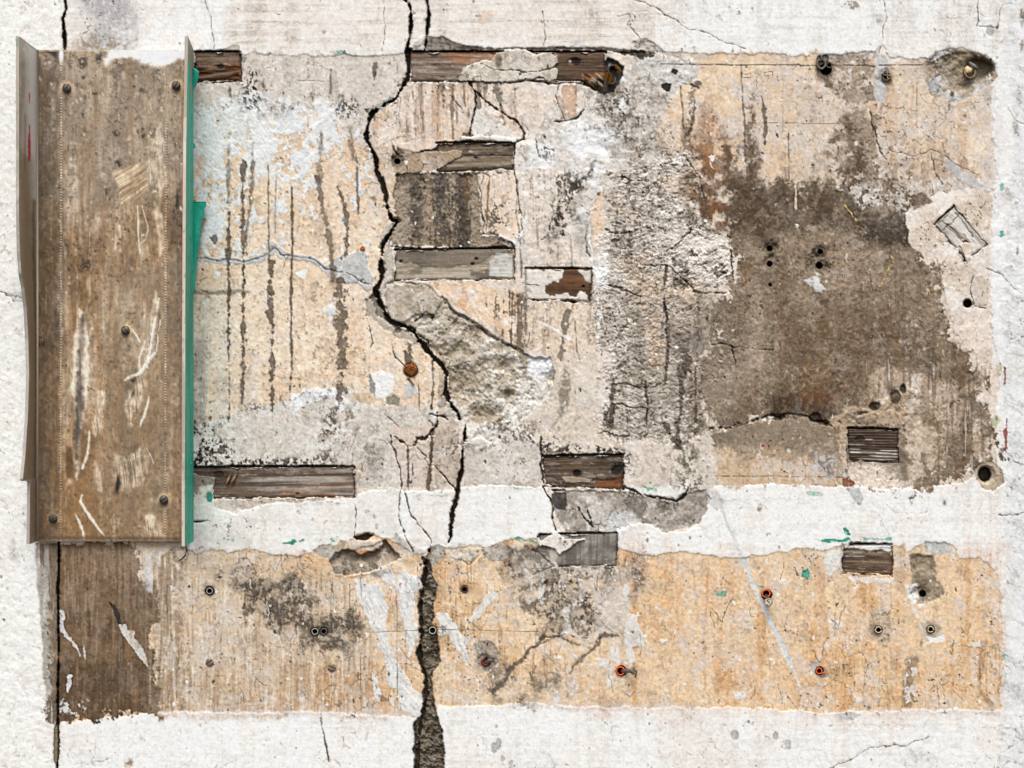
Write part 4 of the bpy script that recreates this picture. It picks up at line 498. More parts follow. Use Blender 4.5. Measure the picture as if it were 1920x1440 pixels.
    m = P([101, 1368, 108, 1360, 110, 1410, 106, 1440, 100, 1428, 100, 1400], 1, 1); level(m, -6); paint(m, (140, 128, 106)); part(m, 7)
    main = [757, -60, 6, 760, 0, 5, 768, 15, 7, 771, 40, 8, 769, 60, 7, 765, 85, 7, 763, 110, 8, 765, 140, 7, 764, 150, 5, 752, 170, 4, 742, 184, 4, 722, 196, 5, 700, 212, 8, 694, 225, 7, 688, 250, 7, 692, 270, 6, 703, 295, 7, 706, 325, 8, 718, 345, 10, 725, 370, 9, 727, 392, 6, 735, 412, 7, 745, 418, 5, 732, 438, 7, 718, 460, 8, 714, 485, 8, 716, 505, 9, 716, 525, 9, 704, 545, 11, 712, 565, 9, 722, 590, 10, 735, 605, 9, 760, 612, 8, 775, 622, 9, 795, 650, 12, 812, 670, 12, 830, 685, 10, 838, 705, 9, 835, 730, 8, 840, 748, 12, 855, 770, 9, 862, 785, 5]
    deep(main, (58, 51, 44)); deep([874, 796, 4, 870, 825, 6, 867, 850, 8, 866, 880, 7, 860, 910, 8, 854, 945, 9, 848, 965, 8, 845, 985, 8, 844, 1008, 7, 840, 1018, 3], (52, 47, 42)); deep([798, -60, 5, 800, 0, 5, 804, 30, 7, 801, 60, 6, 797, 94, 4], j=1.5)
    crack([706, 548, 8, 700, 560, 10, 716, 590, 10, 745, 620, 8], None, -8, (120, 110, 96), 3, .7)
    deep([768, 95, 9, 765, 150, 8], j=.5)
    # widened bottom break with rough lining
    m = P([792, 1045, 806, 1050, 812, 1080, 820, 1095, 815, 1130, 812, 1170, 822, 1205, 826, 1240, 812, 1260, 808, 1290, 818, 1325, 826, 1360, 832, 1400, 834, 1500, 774, 1500, 777, 1420, 776, 1355, 792, 1340, 794, 1300, 800, 1280, 790, 1250, 780, 1225, 788, 1200, 786, 1150, 784, 1120, 795, 1085, 800, 1068], 2.5, 1.2); paint(m, (140, 128, 110)); level(m, -20); up((m[0], m[1]*n12[m[0]]), 6.5); up((m[0], m[1]*rsw[m[0]]), 3); up((m[0], m[1]*n6[m[0]]), 2); part(m, 7); paint(m, (92, 82, 70), .7, cut=th(n12*.7+.4*mold, .2, .4)); paint(m, (196, 190, 180), .6, cut=th(n12-.3*n6+.004*(1250-Y), .8, .3))
    deep([806, 1030, 5, 800, 1055, 6, 797, 1080, 9, 794, 1105, 10, 790, 1135, 6, 790, 1165, 7, 790, 1195, 8, 786, 1220, 10, 790, 1245, 12, 800, 1275, 7, 798, 1310, 6, 794, 1340, 7, 788, 1365, 6, 785, 1400, 6, 782, 1440, 10, 780, 1500, 12], (50, 44, 38), -34, 3)
    # lip cracks around timbers and scar lines
    for q in ([560, 152, 0.1, 620, 153, .1], [854, 151, 3, 900, 154, 3, 950, 155, 3, 985, 152, 3, 1010, 155, 3, 1095, 157, 2], [900, 132, 2, 930, 135, 2, 960, 132, 1.5, 980, 134, 2, 1010, 134, 2, 1040, 128, 3], [1040, 228, 3, 1060, 228, 4, 1085, 218, 4, 1095, 205, 2], [735, 275, 3, 745, 290, 4], [745, 290, 3, 790, 286, 4, 820, 278, 4, 850, 283, 4, 868, 280, 3], [905, 466, 3, 968, 463, 3], [735, 462, 3, 800, 468, 3, 900, 467, 3], [1035, 918, 2, 1060, 918, 3], [1170, 912, 3, 1200, 928, 4, 1230, 932, 4, 1268, 940, 5, 1286, 925, 5, 1292, 912, 3], [1018, 912, 4, 1030, 935, 4, 1036, 955, 4, 1036, 975, 3, 1044, 995, 3], [1085, 952, 3, 1095, 972, 4, 1110, 985, 4, 1100, 950, 2], [362, 976, 4, 380, 978, 4, 398, 974, 3], [1015, 820, 4, 1014, 870, 5, 1020, 905, 5], [1008, 1006, 3, 1060, 1003, 3], [1826, 520, 1.5, 1820, 545, 1.5, 1826, 575, 1.5, 1850, 578, 1.5], [1808, 490, 3, 1815, 478, 3, 1824, 470, 2]): crack(q, None, -5, (56, 49, 43), 2, .85)
    m = P([1040, 998, 1155, 998, 1150, 1008, 1046, 1004], 1, 1)
    for q in ([968, 322, 3, 966, 355, 2, 972, 380, 2.5, 980, 402, 2, 976, 436, 2], [740, 296, 5, 750, 300, 6, 765, 294, 5, 800, 285, 5, 832, 279, 6, 850, 284, 6, 868, 281, 4], [903, 330, 2, 906, 438, 2.5], [935, 445, 2, 955, 452, 3, 968, 462, 3], [775, 603, 2, 800, 585, 3, 812, 592, 3, 806, 606, 2], [770, 612, 2, 800, 640, 3, 806, 668, 2], [1005, 262, 2, 1002, 280, 2, 1012, 300, 1.5], [1050, 155, 2, 1040, 180, 1.5, 1056, 222, 2], [1010, 455, 2, 1030, 440, 2, 1040, 400, 1.5, 1032, 380, 1.5], [1096, 430, 1.5, 1100, 470, 2, 1112, 488, 2], [1246, 560, 3, 1252, 600, 4, 1248, 640, 3], [1330, 645, 2, 1372, 650, 3, 1378, 690, 2], [1245, 470, 2, 1270, 460, 2, 1292, 440, 3, 1300, 420, 2], [1220, 498, 3, 1260, 500, 2, 1300, 545, 3, 1340, 552, 3, 1370, 545, 2], [1365, 440, 2, 1372, 480, 2, 1376, 530, 3], [1290, 300, 2, 1310, 330, 2, 1320, 372, 3], [1136, 430, 2, 1160, 438, 3, 1205, 425, 2], [1140, 335, 2, 1160, 330, 2, 1190, 340, 2], [1132, 530, 3, 1170, 540, 4, 1200, 556, 3], [1150, 720, 3, 1200, 726, 3, 1240, 720, 2], [1160, 760, 3, 1210, 764, 2, 1215, 800, 2], [1120, 812, 2, 1180, 816, 2]): crack(q, None, -3, (70, 61, 53), 3.5, .8)  # cracks and outlines; the shadow above timber d's lip is painted in here too
    for q in ([770, 154, 3, 800, 157, 2, 850, 150, 3, 862, 148, 1], [1108, 400, 3, 1104, 450, 2, 1118, 520, 4], [1118, 500, 8, 1122, 560, 6, 1124, 650, 4], [990, 405, 6, 975, 440, 5, 968, 470, 3], [1015, 610, 7, 1050, 622, 4, 1070, 640, 3], [880, 262, 4, 968, 266, 5], [905, 440, 3, 940, 443, 3, 968, 455, 3], [1132, 900, 3, 1180, 925, 3]): m = L(q, None, 1.2, 3.5, .6); paint(m, (236, 233, 227), .85, cut=th(n6, -.6, .4)); up(m, 1.2)
    # ---------------- peeled teal / red / yellow paint marks
    T = (12, 158, 138)
    for q, a in (([528, 1018, 545, 1016, 550, 1010, 558, 1014, 570, 1010, 574, 1014, 562, 1018, 550, 1022, 532, 1020], 1), ([1532, 1014, 1555, 1010, 1575, 1012, 1594, 1010, 1596, 1018, 1570, 1018, 1540, 1017], .95), ([1578, 990, 1588, 986, 1590, 998, 1594, 1002, 1584, 1000], 1), ([388, 925, 394, 920, 398, 930, 396, 942, 388, 940], 1), ([1505, 1072, 1514, 1066, 1518, 1080, 1512, 1086, 1504, 1080], .9), ([1340, 1108, 1362, 1108, 1358, 1118, 1345, 1116], .7), ([1614, 1010, 1672, 1008, 1672, 1013, 1616, 1013], .7), ([1508, 922, 1545, 925, 1540, 930, 1512, 928], .6), ([1204, 912, 1232, 914, 1232, 922, 1214, 920], .7), ([800, 926, 842, 926, 838, 932, 805, 932], .45), ([616, 96, 645, 96, 655, 102, 625, 100], .55), ([620, 1010, 632, 1008, 630, 1018, 620, 1018], .6), ([960, 1008, 1000, 1014, 1006, 1018, 975, 1014], .6), ([1874, 435, 1882, 430, 1884, 442, 1876, 446], .8), ([1422, 1098, 1445, 1100, 1442, 1104, 1424, 1102], .7), ([420, 1010, 440, 1010, 440, 1014, 420, 1014], .5), ([1875, 348, 1882, 345, 1880, 360, 1876, 358], .6), ([960, 914, 1020, 914, 1020, 917, 960, 917], .35), ([1878, 1228, 1886, 1226, 1886, 1236, 1880, 1238], .6), ([1882, 1256, 1890, 1262, 1886, 1275, 1882, 1268], .6)):
        m = P(q, 2, .8, 1.5, 1); paint(m, T, a, cut=th(n6+.5*n3, -1.2+1.6*(1-a), .25)); 
    for q, c in (([1882, 688, 1886, 690, 1886, 720, 1882, 722], (150, 66, 46)), ([1880, 808, 1888, 800, 1889, 842, 1884, 842, 1883, 825], (156, 68, 48)), ([1886, 784, 1889, 785, 1889, 800, 1886, 798], (156, 68, 48)), ([1428, 832, 1434, 834, 1432, 840, 1426, 838], (160, 70, 50)), ([1126, 660, 1130, 655, 1131, 665, 1126, 669], (150, 80, 55)), ([1120, 362, 1126, 360, 1126, 368, 1119, 367], (160, 104, 76)), ([1855, 785, 1872, 778, 1876, 790, 1866, 800], (176, 186, 150)), ([1868, 685, 1876, 680, 1878, 705, 1870, 710], (190, 180, 150))):
        m = P(q, 1, .8); paint(m, c, .85)
    for q in ([1575, 378, 2, 1588, 390, 2, 1600, 405, 3, 1605, 412, 1], [1665, 475, 2, 1675, 490, 3, 1662, 510, 2, 1655, 530, 2, 1645, 542, 2], [1700, 460, 2, 1692, 472, 2], [1740, 545, 2, 1745, 556, 2], [1612, 420, 1, 1618, 428, 2]): m = L(q, None, .7, 3); paint(m, (222, 186, 96), .8, cut=th(n3, -.2, .3))
    # ---------------- sockets for timbers (dark gap behind and around them)
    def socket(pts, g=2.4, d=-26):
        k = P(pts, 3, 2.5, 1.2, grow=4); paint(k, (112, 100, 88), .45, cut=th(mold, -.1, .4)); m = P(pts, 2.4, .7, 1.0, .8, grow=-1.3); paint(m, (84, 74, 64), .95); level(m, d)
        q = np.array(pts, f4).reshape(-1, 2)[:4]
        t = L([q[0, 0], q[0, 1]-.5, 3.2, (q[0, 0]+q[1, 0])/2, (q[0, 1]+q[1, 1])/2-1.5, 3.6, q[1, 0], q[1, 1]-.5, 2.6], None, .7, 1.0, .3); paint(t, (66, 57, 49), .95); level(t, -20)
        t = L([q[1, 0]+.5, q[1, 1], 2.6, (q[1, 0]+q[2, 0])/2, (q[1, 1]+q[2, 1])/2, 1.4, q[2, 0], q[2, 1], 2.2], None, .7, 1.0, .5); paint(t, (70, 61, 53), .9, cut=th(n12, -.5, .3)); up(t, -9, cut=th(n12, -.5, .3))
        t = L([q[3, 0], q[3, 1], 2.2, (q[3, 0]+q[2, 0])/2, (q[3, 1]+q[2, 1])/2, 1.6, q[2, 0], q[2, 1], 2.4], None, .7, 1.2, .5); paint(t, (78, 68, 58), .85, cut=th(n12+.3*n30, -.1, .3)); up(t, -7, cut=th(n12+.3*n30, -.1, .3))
    for q in TIMBER_SOCKETS: socket(q)
    m = P([1134, 104, 1156, 114, 1170, 124, 1166, 142, 1150, 172, 1132, 176, 1096, 158, 1100, 150, 1134, 152], 3, 1.5); level(m, -16); paint(m, (96, 84, 70), .9)
    # mortar that laps over the timbers
    for q, z, c in (([856, 151, 868, 126, 890, 118, 905, 113, 920, 114, 930, 98, 950, 92, 985, 93, 998, 101, 1030, 98, 1044, 104, 1048, 118, 1038, 124, 1046, 132, 1044, 150, 1030, 153, 985, 150, 950, 154, 900, 153], 5, (208, 199, 183)), ([1042, 995, 1012, 1014, 1010, 1024, 1040, 1030, 1048, 1040, 1075, 1022, 1102, 1012, 1092, 1008, 1060, 1010], 2, (224, 218, 206)), ([865, 262, 905, 264, 968, 268, 975, 262, 972, 258, 905, 255, 866, 256], 3, (226, 222, 214)), ([733, 300, 745, 288, 800, 284, 868, 281, 872, 276, 868, 292, 830, 312, 812, 322, 740, 324], -3.5, (176, 154, 128)), ([1580, 1018, 1592, 1014, 1593, 1030, 1583, 1032], 2, (230, 228, 222)), ([1585, 790, 1640, 770, 1655, 796, 1672, 806, 1688, 806, 1690, 798, 1670, 770], 3, (180, 158, 130)), ([1796, 458, 1812, 452, 1826, 462, 1818, 490, 1812, 486], 1, (216, 202, 180))):
        m = P(q, 1.6, .9); paint(m, c, 1); level(m, z); up((m[0], m[1]*n12[m[0]]), 1.3); up((m[0], m[1]*n3[m[0]]), .5); part(m, 3)
        paint(m, (160, 148, 132), .6, cut=th(n30+.5*mold, .5, .35)); paint(m, (96, 88, 78), .6, cut=th(mold+.4*n30, 1.2, .3))
    m = B(935, 115, 6, 12, .4, .4); paint(m, (70, 60, 50), .7); m = B(925, 104, 8, 8, .4, .5); paint(m, (196, 160, 112), .7)
    crack([900, 120, 1, 930, 132, 2, 960, 130, 2, 985, 135, 2, 1012, 132, 2, 1042, 127, 3], None, -3, (56, 49, 43), 2); crack([995, 152, 2, 1010, 146, 3, 1020, 146, 2, 1028, 158, 2], None, -3, (60, 54, 48), 1)
    m = P([362, 888, 405, 896, 400, 925, 402, 965, 398, 974, 362, 976], 1.2, .8); level(m, 1.5); up((m[0], m[1]*n12[m[0]]), .6); paint(m, (222, 220, 211)); part(m, 6); paint(m, (120, 110, 98), .85, cut=th(n12*.5+.04*(918-Y), .0, .4)); m = P([388, 925, 394, 922, 398, 930, 396, 942, 388, 940], 1, .8); paint(m, T)
    # ---------------- drilled holes and craters
    m = P([1746, 110, 1765, 100, 1800, 96, 1840, 100, 1862, 120, 1868, 145, 1850, 165, 1810, 188, 1790, 196, 1770, 185, 1745, 178, 1735, 150], 2.5, 1.5); paint(m, (176, 160, 134)); up(m, -2); up((m[0], m[1]*n12[m[0]]), 1.4); part(m, 4); paint(m, (204, 204, 204), .7, cut=th(n30+.02*(Y-160), .1, .4)); paint(m, (110, 98, 82), .5, cut=th(mold+.02*(140-Y), .6, .4))
    m = B(1800, 132, 60, 34, .25, .35, .05); up(m, -7); paint(m, (146, 130, 106), .7); up((m[0], m[1]*n6[m[0]]), 1.5); m = B(1836, 128, 28, 19, .15, .3); level(m, -22); paint(m, (104, 92, 76), .8)
    m = P([1742, 148, 1765, 142, 1762, 170, 1745, 172], 2, 1.2); paint(m, (176, 176, 178)); up(m, 2); m = L([1748, 116, 5, 1765, 102, 7, 1782, 100, 3], None, 1, 1); paint(m, (200, 200, 198)); up(m, 3)
    for x, y, r, c in ((1771, 164, 7, (200, 182, 156)), (1785, 175, 4.5, (128, 112, 92))): m = B(x, y, r*.8, r, .1, .2); up(m, 4); paint(m, c)
    for x, y, r, dd, c in ((1443, 466, 5, 8, 7), (1443, 495, 5, 8, 6), (1444, 534, 2.5, 5, 3), (1538, 472, 4.5, 6, 5), (1536, 498, 6, 12, 8), (1814, 569, 8, 2, 1), (1730, 1113, 6, 9, 5), (745, 303, 5, 6, 6), (1548, 130, 10, 10, 5), (1662, 143, 7, 8, 6), (393, 1108, 8, 4, 2), (607, 1184, 7, 5, 3), (590, 1184, 7, 4, 2), (871, 1105, 6, 5, 2), (912, 1242, 8, 12, 5), (1165, 1258, 9, 3, 2), (1438, 1115, 9, 3, 1), (1537, 1258, 7, 3, 1), (1647, 1181, 7, 6, 3), (1745, 1180, 7, 6, 3), (811, 1182, 8, 2, 1)):
        m = B(x, y, r+dd, r+dd*.9, .4, .45); up(m, -c*1.0); paint(m, (104, 92, 80), .45)
        m = B(x, y, r, r, .02, .12); level(m, -32); paint(m, (60, 53, 46))
    m = P([890, 1210, 905, 1200, 925, 1205, 938, 1225, 930, 1250, 915, 1262, 898, 1250], 3, 2); paint(m, (160, 154, 144), .8); up(m, -3); up((m[0], m[1]*n12[m[0]]), 1.5); m = B(912, 1242, 8, 8, .05, .15); level(m, -30)
    m = P([1566+262, 880, 1840, 868, 1858, 866, 1878, 882, 1884, 905, 1862, 920, 1840, 914, 1830, 896], 1.5, 1.2); paint(m, (184, 170, 146)); up(m, -4); up((m[0], m[1]*n12[m[0]]), 1.3); part(m, 4); m = B(1850, 890, 17, 16, .05, .3); level(m, -12); m = B(1846, 889, 12, 14, .03, .12); level(m, -36); paint(m, (92, 82, 70))
    m = B(770, 693, 15, 16, .05, .2); level(m, -3); paint(m, (120, 90, 60), .8); m = L([765, 710, 4, 775, 722, 5], None, 2, 1); paint(m, (80, 66, 52), .8)
    # fine dirt, lime flecks and grain over everything
    bare = sstep(.80, .60, F.col[..., 1]); wear = F.fbm(24, 34, 81, 5, .8); fleck = F.fbm(7, 9, 82, 4, .85); pit = F.fbm(3.6, 3.8, 83, 2, .9); v2 = F.voro(34, 9)
    darkz = sstep(.40, .24, F.col[..., 1]); bw = bare*(1-.85*darkz)
    tanz = sstep(.04, .12, F.col[..., 0]-F.col[..., 2])
    paint(ALL(bw*th(wear, .55, .3)), (214, 207, 197), .5); paint(ALL(bare*th(-wear+.3*n6, .75, .35)), (150, 134, 114), .38); paint(ALL(bw*th(fleck+.35*n30, 1.35, .12)), (232, 229, 223), .6)
    paint(ALL(bare*th(pit+.45*n30+.3*mold, 1.45, .15)), (86, 75, 64), .75); paint(ALL(bare*sstep(.9, .2, v2+.4*n6)*th(n80+.4*n12, .5, .3)), (98, 86, 74), .6)
    paint(ALL((1-bare)*th(pit+.5*n80-.3*n12, 2.0, .15)), (150, 138, 122), .35); paint(ALL((1-bare)*th(wear+.4*n6, 1.1, .4)), (220, 214, 206), .5)
    rs = np.random.RandomState(77)
    for i in range(420):                                # chips and flakes, each with its own outline and edge
        x = rs.uniform(365, 1860) if i % 3 else rs.uniform(300, 1870); y = rs.uniform(110, 900) if i % 3 else rs.uniform(1040, 1325)
        if 1340 < x < 1790 and 380 < y < 780 and rs.rand() < .8: continue
        if F.lab[int((y-F.y0)/F.st), int((x-F.x0)/F.st)] == 1: continue
        r = rs.uniform(1.4, 4)*(2 if rs.rand() < .08 else 1); n_ = rs.randint(4, 8); an = np.sort(rs.uniform(0, 6.283, n_)); rr_ = r*rs.uniform(.6, 1.3, n_)
        m = P(np.stack([x+rr_*np.cos(an), y+rr_*1.3*np.sin(an)], 1).ravel(), 1, .7, .6); t = rs.rand()
        if t < .6: paint(m, (230, 227, 220), .85); up(m, 1.2)
        elif t < .8: paint(m, (188, 182, 172), .8); up(m, -1.2)
        else: paint(m, (92, 80, 68), .8); up(m, -2.5)
    for i in range(150):
        x = rs.uniform(370, 1860); y = rs.uniform(120, 880) if i % 2 else rs.uniform(1050, 1300); a = rs.uniform(-.3, .3) if rs.rand() < .6 else rs.uniform(0, 3.1); l_ = rs.uniform(8, 45)
        m = L([x, y, x+l_*math.sin(a)*.5+rs.uniform(-2, 2), y+l_*.5, x+l_*math.sin(a), y+l_*math.cos(a)], rs.uniform(.8, 1.6), .6, 3); paint(m, (84, 72, 60) if rs.rand() < .7 else (230, 226, 218), .65*bare[m[0]].mean())
    F.col *= (1+.085*n3+.05*n6+.03*n12)[..., None]*np.ones(3, f4)
    F.col *= (1-.22*bare*th(grit+.3*n3, .8, .35)+.13*bare*th(-grit+.3*n12, .8, .35))[..., None]
    a_ = np.abs(F.h); F.h = np.sign(F.h)*(.5*np.minimum(a_, 6)+np.maximum(a_-6, 0)*1.12)
    bl = F.col.copy()
    for ax in (0, 1): bl = (np.roll(bl, 1, ax)+np.roll(bl, -1, ax)+bl+np.roll(bl, 2, ax)+np.roll(bl, -2, ax))/5
    F.col = np.maximum(F.col+(.12+.40*bare)[..., None]*(F.col-bl), .02)      # crisp edges between coats
    mn = .42; lm = np.maximum(F.col.mean(2), .01); F.col *= np.where(lm < mn, (lm/mn)**.22, 1)[..., None]; F.col *= 1+sstep(.05, .2, F.col[..., 0]-F.col[..., 2])[..., None]*np.array([.0, -.022, .015], f4)
    F.h[up_pan[0]] -= .7*up_pan[1]; F.h[low[0]] -= .5*low[1]
    np.clip(F.col, .012, .86, out=F.col)
# corner points of each timber face, in wall pixels
TIMBERS = {
 'a': [366, 98, 451, 97, 453, 152, 366, 156], 'b': [770, 98, 1135, 98, 1136, 152, 770, 153], 'c': [818, 268, 965, 268, 963, 318, 818, 322],
 'd': [741, 469, 965, 467, 964, 524, 741, 526], 'e': [985, 504, 1109, 505, 1108, 566, 985, 562], 'f': [345, 877, 664, 875, 665, 932, 345, 935],
 'g': [1017, 856, 1169, 853, 1168, 918, 1020, 912], 'h': [1590, 804, 1683, 806, 1684, 867, 1591, 864], 'i': [1580, 1022, 1674, 1021, 1673, 1080, 1580, 1074],
 'j': [1789, 388, 1752, 421, 1812, 487, 1852, 457], 'k': [1012, 1003, 1157, 1000, 1155, 1061, 1050, 1062, 1012, 1030]}
TIMBER_SOCKETS = list(TIMBERS.values())
# ------------------------------------------------------------------ materials
def surface_mat(name, rough=0.9, spec=0.2, metal=0.0, bump=0.25, grain=900, var=0.10):
    m = bpy.data.materials.new(name); m.use_nodes = True; t = m.node_tree; N = t.nodes; Lk = t.links
    b = N['Principled BSDF']; b.inputs['Roughness'].default_value = rough; b.inputs['Specular IOR Level'].default_value = spec; b.inputs['Metallic'].default_value = metal
    at = N.new('ShaderNodeAttribute'); at.attribute_name = 'coat'; co = N.new('ShaderNodeTexCoord')
    n = N.new('ShaderNodeTexNoise'); n.inputs['Scale'].default_value = grain; n.inputs['Detail'].default_value = 4; n.inputs['Roughness'].default_value = .7
    n2 = N.new('ShaderNodeTexNoise'); n2.inputs['Scale'].default_value = grain*.3; n2.inputs['Detail'].default_value = 6; n2.inputs['Roughness'].default_value = .75
    mr = N.new('ShaderNodeMapRange'); mr.inputs[1].default_value = .3; mr.inputs[2].default_value = .7; mr.inputs[3].default_value = 1-var; mr.inputs[4].default_value = 1+var
    mr2 = N.new('ShaderNodeMapRange'); mr2.inputs[1].default_value = .3; mr2.inputs[2].default_value = .7; mr2.inputs[3].default_value = 1-var*.8; mr2.inputs[4].default_value = 1+var*.8
    mu = N.new('ShaderNodeMath'); mu.operation = 'MULTIPLY'; vm = N.new('ShaderNodeVectorMath'); vm.operation = 'SCALE'
    for q in (n, n2): Lk.new(co.outputs['Object'], q.inputs['Vector'])
    Lk.new(n.outputs['Fac'], mr.inputs[0]); Lk.new(n2.outputs['Fac'], mr2.inputs[0]); Lk.new(mr.outputs[0], mu.inputs[0]); Lk.new(mr2.outputs[0], mu.inputs[1])
    Lk.new(at.outputs['Color'], vm.inputs[0]); Lk.new(mu.outputs[0], vm.inputs['Scale']); Lk.new(vm.outputs[0], b.inputs['Base Color'])
    bp = N.new('ShaderNodeBump'); bp.inputs['Strength'].default_value = bump; bp.inputs['Distance'].default_value = .0008
    Lk.new(n2.outputs['Fac'], bp.inputs['Height']); Lk.new(bp.outputs[0], b.inputs['Normal'])
    return m
M_wall = surface_mat('weathered_coats', .93, .15, 0, .65, 900, .12)
M_wood = surface_mat('weathered_wood', .82, .25, 0, .35, 700)
M_board = surface_mat('stained_board', .62, .35, 0, .25, 800, .07)
M_steel = surface_mat('dull_steel', .5, .5, .45, .3, 900, .2)
M_rust = surface_mat('rust', .85, .2, .0, .8, 1100, .3)
M_plastic = surface_mat('old_plastic', .5, .4, 0, .15, 800, .08)
M_film = surface_mat('peeled_film', .45, .4, 0, .1, 500, .05)

# ------------------------------------------------------------------ mesh writing
def wp(X, Y, h):
    """photograph pixel on the wall and height in wall pixels -> place in the world"""
    k = 1-h*S/D
    return (X-960)*S*k, -h*S+0*X, (720-Y)*S*k
def link(o, parent=None):
    C.objects.link(o)
    if parent: o.parent = parent
    return o
def tag(o, label, cat, group=None):
    o['label'] = label; o['category'] = cat
    if group: o['group'] = group
    return o
def empty(name, loc=(0, 0, 0)):
    o = bpy.data.objects.new(name, None); o.empty_display_size = .02; o.location = loc; return link(o)
def mesh(name, V, Q, col, mat, parent=None, nrm=None, smooth=True, origin=None):
    """V n x 3, Q m x 4 (index -1 as last = triangle), col n x 3"""
    V = np.asarray(V, f4); Q = np.asarray(Q, np.int32)
    if origin is not None: V = V-np.asarray(origin, f4)
    me = bpy.data.meshes.new(name); me.vertices.add(len(V)); me.vertices.foreach_set('co', V.ravel())
    tri = Q[:, 3] < 0; n = np.where(tri, 3, 4); st = np.concatenate([[0], np.cumsum(n)[:-1]]).astype(np.int32)
    me.loops.add(int(n.sum())); me.loops.foreach_set('vertex_index', Q.ravel()[Q.ravel() >= 0])
    me.polygons.add(len(Q)); me.polygons.foreach_set('loop_start', st)
    me.update(calc_edges=True)
    me.polygons.foreach_set('use_smooth', np.full(len(Q), smooth))
    c = np.ones((len(V), 4), f4); c[:, :3] = col
    a = me.color_attributes.new('coat', 'FLOAT_COLOR', 'POINT'); a.data.foreach_set('color', c.ravel())
    me.materials.append(mat)
    if nrm is not None: me.normals_split_custom_set_from_vertices(nrm)
    o = bpy.data.objects.new(name, me)
    if origin is not None: o.location = origin
    return link(o, parent)
def patch(F, fn, mask=None, flip=False):
    """grid of a Field as vertices, quads, colours; fn(X, Y, h) gives world coordinates"""
    X, Y = np.meshgrid(F.x, F.y); p = fn(X, Y, F.h); V = np.stack([np.broadcast_to(q, X.shape) for q in p], -1).reshape(-1, 3)
    I = np.arange(F.nx*F.ny).reshape(F.ny, F.nx)
    Q = np.stack([I[:-1, :-1], I[1:, :-1], I[1:, 1:], I[:-1, 1:]], -1).reshape(-1, 4)
    if flip: Q = Q[:, ::-1]
    return V, Q, F.col.reshape(-1, 3)
def join(ps):
    V, Q, K, n = [], [], [], 0
    for v, q, k in ps:
        q = np.array(q); q = np.where(q < 0, -1, q+n); V.append(v); Q.append(q); K.append(np.broadcast_to(np.asarray(k, f4), (len(v), 3))); n += len(v)
    return np.concatenate(V), np.concatenate(Q), np.concatenate(K)
def skirt(F, fn, depth):
    """closed sides behind a grid patch, down to height depth"""
    n, m = F.ny, F.nx
    idx = [(0, i) for i in range(m)]+[(j, m-1) for j in range(1, n)]+[(n-1, i) for i in range(m-2, -1, -1)]+[(j, 0) for j in range(n-2, 0, -1)]
    j = np.array([a for a, b in idx]); i = np.array([b for a, b in idx]); X, Y = F.x[i], F.y[j]
    a = np.stack(fn(X, Y, F.h[j, i]), -1); b = np.stack(fn(X, Y, np.full(len(idx), depth, f4)), -1); L_ = len(idx)
    r = np.arange(L_); Q = np.stack([r, (r+1) % L_, (r+1) % L_+L_, r+L_], -1)
    return np.concatenate([a, b]), Q, np.concatenate([F.col[j, i]*.8]*2)

# ------------------------------------------------------------------ THE WALL
wall = empty('weathered_wall')
tag(wall, 'whole flaking plaster wall with white painted borders, ochre panels and a long vertical crack', 'wall')
F = Field(-60, -45, 1980, 1485, 1.6, 1)
paint_wall(F)
gy, gx = np.gradient(F.h/F.st); N_ = np.stack([-gx, -np.ones_like(gx), gy], -1); N_ /= np.linalg.norm(N_, axis=-1, keepdims=True); N_ = N_.reshape(-1, 3)
V, Q, K = patch(F, wp)
fx = Q[:, 0] % F.nx; fy = Q[:, 0]//F.nx
hid = ((F.x[fx] > 92) & (F.x[fx] < 330) & (F.y[fy] > 112) & (F.y[fy] < 998))
# connected pieces of each coat on a coarse map
st4 = 3; lab = F.lab[::st4, ::st4].copy(); comp = np.zeros(lab.shape, np.int32); info = []
H_, W_ = lab.shape; labL = lab.tolist(); compL = comp.tolist()
for j in range(H_):
    for i in range(W_):
        if compL[j][i]: continue
        c = len(info)+1; l = labL[j][i]; stack = [(j, i)]; compL[j][i] = c; n = 0
        while stack:
            a, b = stack.pop(); n += 1
            for a2, b2 in ((a+1, b), (a-1, b), (a, b+1), (a, b-1)):
                if 0 <= a2 < H_ and 0 <= b2 < W_ and not compL[a2][b2] and labL[a2][b2] == l: compL[a2][b2] = c; stack.append((a2, b2))
        info.append((l, n))
comp = np.array(compL)
small = np.array([False]+[n < 14 for l, n in info])
for it in range(40):                                   # melt crumbs into their neighbours
    s_ = small[comp]
    if not s_.any(): break
    for ax, sh in ((0, 1), (0, -1), (1, 1), (1, -1)):
        r_ = np.roll(comp, sh, ax); comp = np.where(small[comp] & ~small[r_], r_, comp)
fc = comp[np.minimum(fy//st4, H_-1), np.minimum(fx//st4, W_-1)]
for c in np.unique(fc):
    sel = (fc == c) & ~hid; q = Q[sel]
    if not len(q): continue
    u, inv = np.unique(q, return_inverse=True)
    mesh(PARTS[info[c-1][0]], V[u], inv.reshape(-1, 4), K[u], M_wall, wall, N_[u])
# the wall goes on outside the picture
def ring():
    X0, X1, Y0, Y1, R = -56, 1976, -41, 1481, 3000; z = -1.2
    pts = [(-R, -R), (1920+R, -R), (1920+R, 1440+R), (-R, 1440+R), (X0, Y0), (X1, Y0), (X1, Y1), (X0, Y1)]
    V = [((x-960)*S, -z*S, (720-y)*S) for x, y in pts]
    return V, [(0, 4, 5, 1), (1, 5, 6, 2), (2, 6, 7, 3), (3, 7, 4, 0)]
v, q = ring(); mesh('outer_render', v, q, np.tile(lin((230, 228, 222)), (8, 1)), surface_mat('outer_coat', .93, .15, 0, 1.0, 240, .07), wall, smooth=False)

